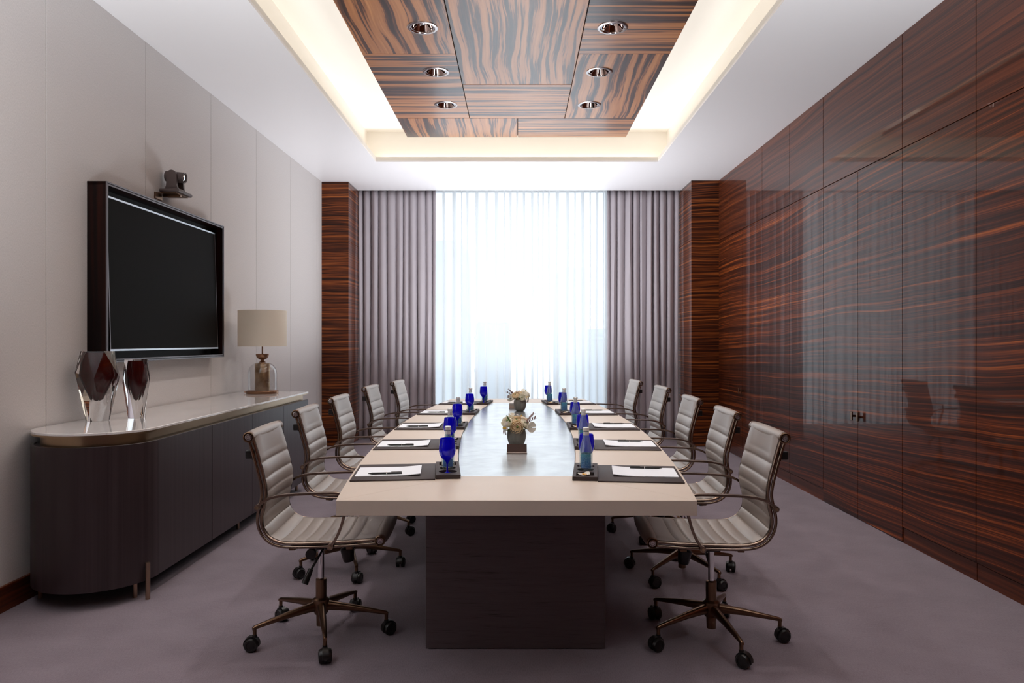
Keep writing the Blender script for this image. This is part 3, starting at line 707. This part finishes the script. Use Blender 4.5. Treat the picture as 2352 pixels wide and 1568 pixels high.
for side, rows, base in (('left', LC, 0), ('right', RC, 180)):
    for k, (x, y, dr) in enumerate(rows):
        c = chair0 if first else copy_tree(chair0); first = False
        c.location = (x, y, 0); c.rotation_euler = (0, 0, math.radians(base+dr))
        c['label'] = 'taupe ribbed leather chair on the %s side, %s' % (side, place_words[k])
        a0 = {('left', 0): 0-3, ('right', 0): -81-178}.get((side, k), 17*k + (9 if side == 'left' else 31)) 
        if (side, k) == ('left', 1): a0 = -72
        legs = [o for o in c.children if o.name.startswith('leg')]
        for j, lg in enumerate(legs):
            lg.rotation_euler = (0, 0, math.radians(a0+72*j)); lg.children[0].rotation_euler = (0, 0, math.radians(spin[(k+j) % 5][j]))

# ------------------------------------------------------------------ place settings
def tray_mesh():
    bm = B(); box(bm, 0.335, 0.435, -0.166, 0.166, 0, 0.0165, 0.0015, 2); me = bpy.data.meshes.new('tray'); bmesh.ops.recalc_face_normals(bm, faces=bm.faces[:]); bm.to_mesh(me); bm.free()
    o = bpy.data.objects.new('tmp', me); C.objects.link(o); cs = []
    for kind in range(3):
        b2 = B()
        if kind == 0: cyl(b2, (0.385, -0.085, 0.006), (0.385, -0.085, 0.03), 0.0375, n=40)
        elif kind == 1: cyl(b2, (0.385, 0.0, 0.006), (0.385, 0.0, 0.03), 0.0340, n=40)
        else: box(b2, 0.349, 0.421, 0.062, 0.152, 0.005, 0.03)
        bmesh.ops.recalc_face_normals(b2, faces=b2.faces[:])
        m2 = bpy.data.meshes.new('cut'); b2.to_mesh(m2); b2.free(); c = bpy.data.objects.new('cut', m2); C.objects.link(c); cs.append(c)
        md = o.modifiers.new('b', 'BOOLEAN'); md.operation = 'DIFFERENCE'; md.object = c; md.solver = 'EXACT'
    bpy.context.view_layer.update(); dg = bpy.context.evaluated_depsgraph_get()
    res = bpy.data.meshes.new_from_object(o.evaluated_get(dg)); res.name = 'desk_tray'
    for c in cs + [o]: bpy.data.objects.remove(c)
    res.materials.clear(); res.materials.append(M['mat'])
    return res
TRAY = tray_mesh()
def proto_set():
    P = {}
    bm = B(); box(bm, 0.0, 0.334, -0.185, 0.185, 0, 0.006, 0.002, 2); P['mat'] = obj('desk_mat', bm, 'mat')
    bm = B(); 
    n = 10; ring = []
    for zoff in (0.0, 0.003):
        rows = []
        for i in range(n+1):
            x = 0.012+0.262*i/n; f = max(0, (i-6)/4); lift = 0.007*f*f
            rows.append([bm.verts.new((x, y, 0.0062+zoff+lift)) for y in (-0.113, 0.089)])
        ring.append(rows)
    for rows in ring:
        for a, b_ in zip(rows, rows[1:]): bm.faces.new((a[0], a[1], b_[1], b_[0]))
    for i in range(n):
        for j in (0, 1): bm.faces.new((ring[0][i][j], ring[0][i+1][j], ring[1][i+1][j], ring[1][i][j]))
    for i in (0, n): bm.faces.new((ring[0][i][0], ring[0][i][1], ring[1][i][1], ring[1][i][0]))
    pd = obj('notepad', bm, 'paper', smooth=40); P['pad'] = pd
    bm = B()
    for k, (w, x) in enumerate(((0.018, 0.222), (0.012, 0.2165))): box(bm, x, x+0.0012, -0.012-w/2, -0.012+w/2, 0.0098, 0.0104)
    obj('printed_crest', bm, 'print', pd, smooth=0)
    pn = thing('pen', '', 'pen'); zc = 0.0137
    bm = B(); cyl(bm, (0.062, 0, zc), (0.078, 0, zc), 0.0012, 0.0042, 12); cyl(bm, (0.078, 0, zc), (0.198, 0, zc), 0.0042, 0.0042, 12); obj('barrel', bm, 'plastic', pn)
    bm = B(); cyl(bm, (0.135, 0, zc), (0.138, 0, zc), 0.0046, n=12); obj('ring', bm, 'chrome', pn)
    bm = B(); box(bm, 0.155, 0.197, -0.0012, 0.0012, zc+0.0045, zc+0.006); obj('clip', bm, 'plastic', pn, smooth=0)
    P['pen'] = pn
    tr = bpy.data.objects.new('desk_tray', TRAY); C.objects.link(tr); P['tray'] = tr
    bt = thing('water_bottle', '', 'bottle')
    pr = [(0, 0), (0.024, 0), (0.0272, 0.003), (0.0277, 0.008), (0.0267, 0.011), (0.0277, 0.014), (0.0277, 0.018), (0.0277, 0.080), (0.0270, 0.086), (0.0255, 0.092), (0.0205, 0.116), (0.0150, 0.140), (0.0125, 0.152), (0.0118, 0.170)]
    inn = [(r-0.0022, max(z, 0.008)) for r, z in pr[::-1] if z > 0.016] + [(0, 0.008)]
    bm = B(); lathe(bm, pr + inn, 28); obj('glass_body', bm, 'bottleglass', bt, smooth=50)
    bm = B(); lathe(bm, [(0, 0.186), (0.0120, 0.186), (0.0134, 0.184), (0.0134, 0.173), (0.0126, 0.171)], 20); obj('cap', bm, 'cap', bt)
    bm = B(); lathe(bm, [(0.0121, 0.168), (0.0128, 0.153)], 24); obj('neck_band', bm, 'collar', bt)
    for mid in (0, 180):
        bm = B(); n = 12; rr = 0.0281; A = [bm.verts.new((rr*math.cos(a), rr*math.sin(a), 0.020)) for a in [math.radians(mid-46+92*i/n) for i in range(n+1)]]; A2 = [bm.verts.new((v.co.x, v.co.y, 0.077)) for v in A]
        for i in range(n): bm.faces.new((A[i], A[i+1], A2[i+1], A2[i]))
        obj('label_strip', bm, 'label', bt)
    P['bottle'] = bt
    gb = thing('wine_glass', '', 'glass')
    outer_ = [(0, 0), (0.030, 0), (0.031, 0.0015), (0.018, 0.004), (0.006, 0.008), (0.0035, 0.016), (0.0035, 0.040), (0.006, 0.050), (0.014, 0.058), (0.025, 0.068), (0.032, 0.082), (0.0345, 0.096), (0.0335, 0.115), (0.0295, 0.147)]
    inner_ = [(0.0283, 0.147), (0.0323, 0.115), (0.0332, 0.096), (0.0308, 0.083), (0.024, 0.070), (0.013, 0.061), (0, 0.057)]
    bm = B(); lathe(bm, outer_[6:] + inner_, 32); obj('bowl', bm, 'cobalt', gb, smooth=60)
    bm = B(); lathe(bm, outer_[:7], 32); obj('stem', bm, 'cobalt', gb, smooth=40)
    P['glass'] = gb
    cn = thing('sweet_dish', '', 'dish')
    bm = B(); n = 24; rings = []
    for i, rr in enumerate((0.0, 0.010, 0.020, 0.029)):
        row = []
        for j in range(n):
            a = 2*PI*j/n; q_ = rr*(1+0.22*math.cos(3*a)*(i/3)); row.append(bm.verts.new((q_*math.cos(a)*0.85, q_*math.sin(a)*1.15, 0.002+0.010*(rr/0.029)**2*(1+0.3*math.cos(3*a)))))
        rings.append(row)
    for a, b_ in zip(rings, rings[1:]):
        for j in range(n): bm.faces.new((a[j], a[(j+1) % n], b_[(j+1) % n], b_[j]))
    bmesh.ops.remove_doubles(bm, verts=bm.verts[:], dist=1e-5)
    o = obj('dish_leaf', bm, 'porcelain', cn, smooth=60); md = o.modifiers.new('s', 'SOLIDIFY'); md.thickness = 0.0015
    for k in range(3):
        bm = B(); bmesh.ops.create_icosphere(bm, subdivisions=2, radius=0.006); 
        for v in bm.verts: v.co = Vector((v.co.x*0.9, v.co.y*1.3, v.co.z*0.8)) + Vector((0.006*math.cos(k*2.1), -0.014+0.014*k, 0.009))
        obj('sweet', bm, 'gold', cn)
    P['dish'] = cn
    return P
P = proto_set()
SL = [3.05, 3.88, 4.72, 5.65, 6.56]; SR = [3.01, 3.86, 4.70, 5.63, 6.56]
DESC = {
 'mat': ('desk mat', 'flat dark brown leather desk mat', 'leather desk mats around the table'),
 'pad': ('notepad', 'white notepad on a brown mat', 'white notepads on the desk mats'),
 'pen': ('pen', 'slim black pen lying on a white notepad', 'black pens on the notepads'),
 'tray': ('tray', 'dark leather drink tray', 'leather drink trays on the table'),
 'bottle': ('bottle', 'clear blue-labelled water bottle', 'water bottles in the trays'),
 'glass': ('glass', 'cobalt blue stemmed wine glass', 'cobalt blue glasses in the trays'),
 'dish': ('dish', 'tiny white dish of sweets', 'small dishes of sweets in the trays')}
LOC = {'mat': (0, 0, 0), 'pad': (0, 0, 0), 'pen': (0, -0.088, 0), 'tray': (0, 0, 0), 'bottle': (0.385, 0, 0.0062), 'glass': (0.385, -0.085, 0.0062), 'dish': (0.385, 0.107, 0.0055)}
first = True
for side, ysl, base in (('left', SL, 0), ('right', SR, PI)):
    for k, y in enumerate(ysl):
        s = -1 if side == 'left' else 1
        slope = -2*0.150*((y-TC)/2.255)/2.255
        ang = math.atan(slope) if side == 'left' else PI-math.atan(slope)
        org = Vector((TX+s*(hw(y)-0.012), y, 0.7502)); R = Matrix.Rotation(ang, 4, 'Z')
        for key in ('mat', 'pad', 'pen', 'tray', 'bottle', 'glass', 'dish'):
            o = P[key] if first else copy_tree(P[key])
            jx = random.uniform(-0.003, 0.003) if key in ('bottle', 'glass', 'dish') else 0
            o.location = org + R @ (Vector(LOC[key]) + Vector((jx, jx*0.5, 0)))
            extra = {'bottle': math.radians(-90 if side == 'left' else 90), 'pen': math.radians(random.uniform(-3, 4)), 'glass': 0.3*k}.get(key, 0)
            o.rotation_euler = (0, 0, ang+extra)
            cat, lab, grp = DESC[key]
            tag(o, '%s, %s row, %s' % (lab, side, {0: 'nearest the camera', 1: 'second from the camera', 2: 'middle place', 3: 'second from the curtains', 4: 'nearest the curtains'}[k]), cat, grp)
        first = False

# ------------------------------------------------------------------ flowers
def petal(bm, base, dirv, up, L, Wd, curl, cup, nu=5, nv=4):
    """petal from base along dirv, bending towards up"""
    d = dirv.normalized(); u = up.normalized(); s = d.cross(u).normalized(); rows = []
    for i in range(nu+1):
        f = i/nu; ang = curl*f; c = base + (d*math.sin(max(ang, 1e-4))/max(curl, 1e-4) + u*(1-math.cos(ang))/max(curl, 1e-4))*L
        w = Wd*math.sin(PI*min(0.97, 0.10+f*0.87))**0.6
        rows.append([bm.verts.new(c + s*w*(j/nv-0.5) + (u*cup*w*((j/nv-0.5)*2)**2)) for j in range(nv+1)])
    for a, b_ in zip(rows, rows[1:]):
        for j in range(nv): bm.faces.new((a[j], a[j+1], b_[j+1], b_[j]))
def ranunculus(parent, c, axis, r, m, name='ranunculus'):
    bm = B(); axis = Vector(axis).normalized(); q = axis.to_track_quat('Z', 'Y'); c = Vector(c); n = 34
    for i in range(n):
        f = i/n; a = i*2.39996; rr = r*(0.22+0.78*f); tilt = 0.25+0.85*f      # polar opening
        th0 = math.radians(168-30*f); nu = 5; rows = []
        span = math.radians(62)
        lim = math.radians(22+58*f)
        for k in range(nu+1):
            th = th0 + (lim-th0)*k/nu; row = []
            for j in range(5):
                ph = a + span*(j/4-0.5)*(0.6+0.4*math.sin(PI*k/nu))
                rad = rr*(1+0.05*(k/nu)**3)
                v = Vector((rad*math.sin(th)*math.cos(ph), rad*math.sin(th)*math.sin(ph), rad*math.cos(th)*0.78))
                row.append(bm.verts.new(c + q @ v))
            rows.append(row)
        for x, y in zip(rows, rows[1:]):
            for j in range(4): bm.faces.new((x[j], x[j+1], y[j+1], y[j]))
    o = obj(name, bm, m, parent, smooth=50)
    bm = B(); bmesh.ops.create_icosphere(bm, subdivisions=2, radius=r*0.15)
    for v in bm.verts: v.co = c + q @ (v.co + Vector((0, 0, r*0.16)))
    obj('flower_centre', bm, 'leaf', o)
    return o
def star(parent, c, axis, r, m, n=6, name='lily'):
    bm = B(); axis = Vector(axis).normalized(); q = axis.to_track_quat('Z', 'Y'); c = Vector(c)
    for i in range(n):
        a = 2*PI*i/n; d = q @ Vector((math.cos(a)*0.8, math.sin(a)*0.8, 0.55))
        petal(bm, c, d, -(q @ Vector((0, 0, 1))) + q @ Vector((math.cos(a), math.sin(a), 0))*0.3, r*random.uniform(0.85, 1.15), r*0.42, 0.9, -0.12)
    o = obj(name, bm, m, parent, smooth=50)
    bm = B(); cyl(bm, c, c + q @ Vector((0, 0, r*0.45)), r*0.10, r*0.05, 8); obj('stamen', bm, 'yellow', o)
def calla(parent, c, axis, r, m, name='calla_lily'):
    bm = B(); axis = Vector(axis).normalized(); q = axis.to_track_quat('Z', 'Y'); c = Vector(c); rows = []
    for i in range(7):
        f = i/6; row = []
        for j in range(17):
            a = 2*PI*j/16*0.97; rad = r*(0.15+0.85*f**1.3)*(1+0.25*math.cos(a)*f)
            row.append(bm.verts.new(c + q @ Vector((rad*math.cos(a), rad*math.sin(a), r*1.7*f*(1+0.35*math.cos(a)*f*f) - r*0.35*f**4))))
        rows.append(row)
    for x, y in zip(rows, rows[1:]):
        for j in range(16): bm.faces.new((x[j], x[j+1], y[j+1], y[j]))
    obj(name, bm, m, parent, smooth=50)
def arrangement(loc, rz, label, leafy):
    r = thing('flower_arrangement', label, 'flowers', loc, rz, 'flower pots on the metallic inlay')
    bm = B(); lathe(bm, [(0, 0), (0.026, 0), (0.031, 0.003), (0.042, 0.018), (0.049, 0.042), (0.0505, 0.062), (0.047, 0.084), (0.0445, 0.090), (0.042, 0.089), (0.045, 0.062), (0.040, 0.025), (0, 0.012)], 36); obj('pot', bm, 'pot', r, smooth=50)
    ranunculus(r, (0.004, -0.040, 0.105), (0.0, -1, 0.25), 0.040, 'cream')
    ranunculus(r, (0.000, -0.012, 0.138), (0.05, -0.6, 1.0), 0.033, 'cream')
    ranunculus(r, (-0.045, -0.01, 0.132), (-0.5, -0.7, 0.8), 0.038, 'white')
    ranunculus(r, (0.035, 0.028, 0.130), (0.4, 0.8, 0.8), 0.032, 'cream')
    ranunculus(r, (-0.015, 0.040, 0.110), (-0.2, 1, 0.4), 0.033, 'white')
    ranunculus(r, (0.040, -0.020, 0.125), (0.8, -0.5, 0.8), 0.026, 'white')
    star(r, (-0.052, -0.028, 0.098), (-0.9, -0.35, 0.1), 0.050, 'lily')
    star(r, (-0.048, 0.030, 0.110), (-0.8, 0.4, 0.4), 0.042, 'white')
    star(r, (0.020, 0.010, 0.150), (0.5, 0.1, 1.0), 0.034, 'lily')
    calla(r, (0.040, -0.015, 0.100), (0.9, -0.3, 0.05), 0.028, 'white')
    calla(r, (-0.020, 0.015, 0.145), (-0.25, 0.1, 1.0), 0.016, 'white')
    calla(r, (0.045, 0.030, 0.095), (0.9, 0.5, 0.1), 0.020, 'white')
    for (c, d) in (((-0.03, -0.03, 0.125), (-0.5, -0.4, 0.7)), ((0.03, -0.03, 0.092), (0.7, -0.8, -0.1)), ((-0.03, -0.03, 0.09), (-0.8, -0.6, -0.3)), ((0.0, 0.035, 0.095), (0.2, 1, 0.1)), ((0.045, 0.0, 0.09), (1, 0.1, 0))):
        bm = B(); petal(bm, Vector(c), Vector(d), Vector((0, 0, 1)), 0.045, 0.018, 0.5, 0.2); obj('leaf', bm, 'leaf', r, smooth=60)
    for k, (a, e) in enumerate(((Vector((0.035, -0.005, 0.11)), Vector((0.088, -0.01, 0.168))), (Vector((0.03, 0.0, 0.11)), Vector((0.10, 0.005, 0.145))))):
        bm = B(); cyl(bm, a, e, 0.0012, n=6)
        for j in range(9):
            p = a.lerp(e, 0.25+0.75*j/8); sd = 1 if j % 2 else -1
            petal(bm, p, Vector((0.4, 0.5*sd, 0.5+0.4*sd)), Vector((0, 0, 1)), 0.018, 0.009, 0.4, 0.1, 3, 2)
        sp_ = obj('sprig', bm, 'sprig', r, smooth=60)
    if leafy:
        for j in range(9):
            bm = B(); c = Vector((0.075+random.uniform(-0.02, 0.025), random.uniform(-0.03, 0.03), 0.115+random.uniform(-0.02, 0.035)))
            bmesh.ops.create_icosphere(bm, subdivisions=2, radius=0.0048)
            for v in bm.verts: v.co += c
            cyl(bm, c, Vector((0.03, 0, 0.10)), 0.0006, n=5); obj('berry', bm, 'berry', r)
    return r
arrangement((-0.006, 3.85, 0.7490), 0, 'grey stone pot of cream ranunculus and white lilies, the one nearer the camera', False)
arrangement((0.018, 5.80, 0.7490), PI, 'grey stone pot of white flowers with dark berries, the one nearer the curtains', True)
def card_holder(loc, rz, label):
    r = thing('card_holder', label, 'card holder', loc, rz, 'polished metal holders beside the flower pots')
    bm = B(); prism(bm, [(-0.0505, -0.028), (0.0505, -0.028), (0.0505, 0.028), (-0.0505, 0.028)], 0, 0.005, 0.001); obj('foot_plate', bm, 'mirror', r, smooth=0)
    bm = B(); mt = Matrix.Translation((0, -0.010, 0.004)) @ Matrix.Rotation(-0.22, 4, 'X'); box(bm, -0.049, 0.049, -0.0015, 0.0015, 0, 0.040, mtx=mt); obj('face_plate', bm, 'mirror', r, smooth=0)
    return r
card_holder((-0.004, 3.62, 0.7490), 0, 'small polished metal card holder in front of the nearer flower pot')
card_holder((-0.020, 6.02, 0.7490), PI, 'small polished metal card holder behind the farther flower pot')

# ------------------------------------------------------------------ sideboard
sb = thing('sideboard', 'long dark wood sideboard with rounded end, marble top and brass band, along left wall', 'sideboard', (-2.17, 3.80, 0), WL_ROT)
def sbpoly(R, yo, y1, xb=-0.293, n=22, r_extra=0.0):
    pts = [(R*math.cos(a), yo+R*math.sin(a)) for a in [-PI*i/n for i in range(n+1)]]   # from +x round to -x
    pts = pts[::-1]                                                     # -x ... +x, counter-clockwise
    return [(xb if x < xb else x, y) for x, y in pts] + [(R, y1), (xb, y1)]
def sbp(name, R, yo, y1, z0, z1, m, ch=0.0):
    bm = B(); prism(bm, sbpoly(R, yo, y1), z0, z1, ch); return obj(name, bm, m, sb, smooth=25)
YE = 2.665
sbp('carcass', 0.290, 0.0, YE-0.004, 0.10, 0.784, 'wenge_v')
sbp('brass_band', 0.262, 0.0, YE-0.03, 0.784, 0.838, 'brass')
sbp('top_edge', 0.300, 0.0, YE, 0.836, 0.846, 'brass')
sbp('marble_top', 0.302, 0.0, YE+0.001, 0.846, 0.858, 'marble', 0.002)
# curved end door
bm = B(); n = 26
Ro, Ri = 0.302, 0.288
o_ = [(Ro*math.cos(a), Ro*math.sin(a)) for a in [-(PI-0.28)*i/n for i in range(n+1)]]; i_ = [(x*Ri/Ro, y*Ri/Ro) for x, y in o_]
prism(bm, ([(Ri, -0.062+0.062), (Ro, 0.0)][:0] + o_[::-1] + i_), 0.09, 0.790, 0.0015); obj('curved_door', bm, 'wenge_v', sb, smooth=25)
for k in range(4):
    y0 = 0.0+0.6655*k; bm = B(); box(bm, 0.284, 0.302, y0+0.0015, y0+0.664, 0.09, 0.790, 0.0015); obj('door', bm, 'wenge_v', sb, smooth=0)
for (x, y) in ((0.225, -0.08), (0.222, 1.27), (0.222, 2.58), (-0.245, -0.10), (-0.27, 0.05), (-0.24, 1.27), (-0.24, 2.58)):
    bm = B(); cyl(bm, (x, y, 0), (x, y, 0.102), 0.011, n=14); obj('leg', bm, 'brass_leg', sb)
bm = B(); cyl(bm, (0.303, -0.105, 0), (0.303, -0.105, 0.185), 0.0115, n=14); obj('leg', bm, 'brass_leg', sb)

# faceted crystal vases
def crystal(name, loc, rz, R, rb, H, zmid, label, n=6, rt=None):
    v = thing(name, label, 'vase', loc, rz, 'faceted crystal vases on the sideboard'); rt = rt or R*0.72
    bm = B()
    lo = [bm.verts.new((rb*math.cos(2*PI*i/n), rb*math.sin(2*PI*i/n)*0.9, 0)) for i in range(n)]
    lv = []
    for i in range(n):
        for dz, a in ((0.0, 0.0),):
            ang = 2*PI*(i+0.5)/n; lv.append(bm.verts.new((R*math.cos(ang), R*math.sin(ang)*0.9, H*(zmid + (0.04 if i % 2 else -0.04)))))
    hi = [bm.verts.new((rt*math.cos(2*PI*i/n), rt*math.sin(2*PI*i/n)*0.9, H)) for i in range(n)]
    for i in range(n):
        j = (i+1) % n
        bm.faces.new((lo[i], lo[j], lv[i])); bm.faces.new((hi[j], hi[i], lv[i]))
        bm.faces.new((lo[j], lv[j], lv[i])) if False else None
        bm.faces.new((lv[i], lo[j], lv[j])); bm.faces.new((lv[i], lv[j], hi[j]))
    bm.faces.new(lo[::-1]); bm.faces.new(hi)
    obj('crystal_body', bm, 'crystal', v, smooth=0)
    bm = B(); prof = [(0.0, 0.30*H), (R*0.16, 0.32*H), (R*0.42, 0.48*H), (R*0.66, zmid*H), (R*0.60, 0.84*H), (R*0.50, 0.975*H), (0.0, 0.975*H)]
    lathe(bm, prof, 14, Matrix.Diagonal((1, 0.8, 1, 1)))
    obj('red_core', bm, 'redcore', v, smooth=70)
crystal('faceted_vase', (-2.340, 4.075, 0.8585), 0.35, 0.117, 0.058, 0.388, 0.66, 'large faceted crystal vase with dark red core, standing on the sideboard left')
crystal('faceted_vase', (-2.208, 4.235, 0.8585), 0.9, 0.073, 0.046, 0.338, 0.64, 'smaller narrower faceted crystal vase with dark red core, right of the large one', rt=0.066)

# table lamp
lp = thing('table_lamp', 'table lamp with cream drum shade and glass dome base, on the sideboard', 'lamp', (-2.178, 6.24, 0.8585))
bm = B(); lathe(bm, [(0, 0), (0.130, 0), (0.132, 0.002), (0.132, 0.020), (0.128, 0.024), (0, 0.024)], 48); cyl(bm, (-0.13, -0.03, 0.012), (-0.142, -0.033, 0.012), 0.005, n=10); obj('base', bm, 'lampbronze', lp)
bm = B(); lathe(bm, [(0, 0.024), (0.062, 0.024), (0.062, 0.252), (0.060, 0.256), (0, 0.256)], 40); obj('inner_cylinder', bm, 'lampcyl', lp)
dome = [(0.116, 0.024), (0.119, 0.04), (0.119, 0.165)] + [(0.030+0.089*math.cos(a), 0.165+0.100*math.sin(a)) for a in [PI/2*i/10 for i in range(1, 11)]]
bm = B(); lathe(bm, dome + [(r-0.003, z-0.001) for r, z in dome[::-1]], 48); obj('glass_dome', bm, 'dome', lp, smooth=60)
bm = B(); lathe(bm, [(0, 0.256), (0.032, 0.258), (0.030, 0.266), (0.020, 0.272), (0.0145, 0.280), (0.0145, 0.286), (0, 0.286)], 32); obj('neck', bm, 'lampbronze', lp)
bm = B(); lathe(bm, [(0, 0.284)] + [(0.054*math.sin(a), 0.334-0.050*math.cos(a)) for a in [PI/2*i/10 for i in range(1, 11)]] + [(0.050, 0.336), (0, 0.320)], 36); obj('cup', bm, 'lampbronze', lp)
bm = B(); cyl(bm, (0, 0, 0.32), (0, 0, 0.60), 0.006, n=12)
for k in range(3): cyl(bm, (0, 0, 0.60), (0.196*math.cos(k*2.09), 0.196*math.sin(k*2.09), 0.68), 0.002, n=6)
obj('pole', bm, 'lampbronze', lp)
bm = B(); lathe(bm, [(0.199, 0.400), (0.199, 0.704), (0.197, 0.704), (0.197, 0.400), (0.199, 0.400)], 64); obj('lamp_shade', bm, 'shade', lp, smooth=40)

# television in a veneered box frame
tv = thing('television', 'large dark wall-mounted television in a deep glossy wood-sided frame', 'television', (-2.476, 5.03, 1.70), WL_ROT)
hy, hz, dp = 0.826, 0.522, 0.118
bm = B()
for s in (-1, 1): box(bm, 0.0, dp-0.002, min(s*hy, s*(hy-0.02)), max(s*hy, s*(hy-0.02)), -hz, hz, 0.001)
box(bm, 0, dp-0.002, -hy, hy, hz-0.02, hz); box(bm, 0, dp-0.002, -hy, hy, -hz, -hz+0.02); obj('frame_box', bm, 'tv_wood', tv, smooth=0)
bm = B()
def ring(bm, a, b_, w, x0, x1):
    box(bm, x0, x1, -a, -a+w, -b_, b_, 0.0008); box(bm, x0, x1, a-w, a, -b_, b_, 0.0008); box(bm, x0, x1, -a+w, a-w, b_-w, b_, 0.0008); box(bm, x0, x1, -a+w, a-w, -b_, -b_+w, 0.0008)
ring(bm, hy+0.001, hz+0.001, 0.009, dp-0.004, dp+0.002); ring(bm, hy-0.012, hz-0.012, 0.009, dp-0.006, dp); obj('frame_trim', bm, 'gunmetal', tv, smooth=0)
bm = B(); box(bm, 0.0, 0.02, -hy+0.02, hy-0.02, -hz+0.02, hz-0.02); obj('back_panel', bm, 'black', tv, smooth=0)
tm = Matrix.Translation((0.085, 0.0, 0.0)) @ Matrix.Rotation(-0.028, 4, 'Y')
bm = B(); box(bm, -0.045, 0.0, -0.755, 0.755, -0.455, 0.455, 0.003, mtx=tm); obj('housing', bm, 'plastic', tv, smooth=0)
for (a, b_, c, d, mm_) in ((-0.757, 0.757, 0.445, 0.457, 'bezel'), (-0.757, 0.757, -0.457, -0.445, 'bezel'), (-0.757, -0.747, -0.445, 0.445, 'gunmetal'), (0.747, 0.757, -0.445, 0.445, 'gunmetal')):
    bm = B(); box(bm, -0.004, 0.004, a, b_, c, d, 0.0008, mtx=tm); obj('bezel', bm, mm_, tv, smooth=0)
bm = B(); box(bm, -0.001, 0.0018, -0.745, 0.745, -0.445, 0.445, mtx=tm); obj('screen', bm, 'screen', tv, smooth=0)

# conference camera on a bracket
cm = thing('conference_camera', 'small dark conference camera on a wall bracket above the television', 'camera', (-2.474, 5.09, 2.32))
bm = B(); box(bm, 0.0, 0.012, -0.12, -0.02, -0.045, 0.0, 0.002); box(bm, 0.0, 0.14, -0.09, 0.09, -0.006, 0.0, 0.001); box(bm, 0.02, 0.14, -0.03, -0.01, -0.02, -0.006); obj('bracket', bm, 'bronze_dark', cm, smooth=0)
bm = B(); box(bm, 0.028, 0.165, -0.11, 0.11, 0.0, 0.024, 0.010, 3); obj('body', bm, 'camgrey', cm)
bm = B()
for s in (-1, 1):
    mt = Matrix.Translation((0.092, s*0.052, 0.0)) @ Matrix.Rotation(PI/2, 4, 'X')
    prism(bm, [(-0.048, 0.022), (0.048, 0.022), (0.036, 0.055), (0.032, 0.13)] + [(0.032*math.cos(a), 0.13+0.032*math.sin(a)) for a in [PI*i/8 for i in range(1, 8)]] + [(-0.032, 0.13), (-0.036, 0.055)], -0.010, 0.010, mtx=mt)
box(bm, 0.050, 0.134, -0.045, 0.045, 0.02, 0.040, 0.006, 2)
obj('yoke', bm, 'camgrey', cm)
bm = B(); cyl(bm, (0.03, 0, 0.130), (0.150, 0, 0.118), 0.037, n=28); cyl(bm, (0.150, 0, 0.118), (0.156, 0, 0.1175), 0.037, 0.031, n=28, caps=False)
lathe(bm, [(0.0365, 0), (0.0365, 0.010), (0.030, 0.010), (0.028, 0.0)], 28, Matrix.Translation((0.149, 0, 0.118)) @ Matrix.Rotation(PI/2+0.1, 4, 'Y'))
obj('barrel', bm, 'camgrey', cm)
bm = B(); lathe(bm, [(0.024, 0), (0.018, 0.004), (0.010, 0.006), (0, 0.007)], 24, Matrix.Translation((0.1505, 0, 0.118)) @ Matrix.Rotation(PI/2+0.1, 4, 'Y')); obj('lens', bm, 'lens', cm)
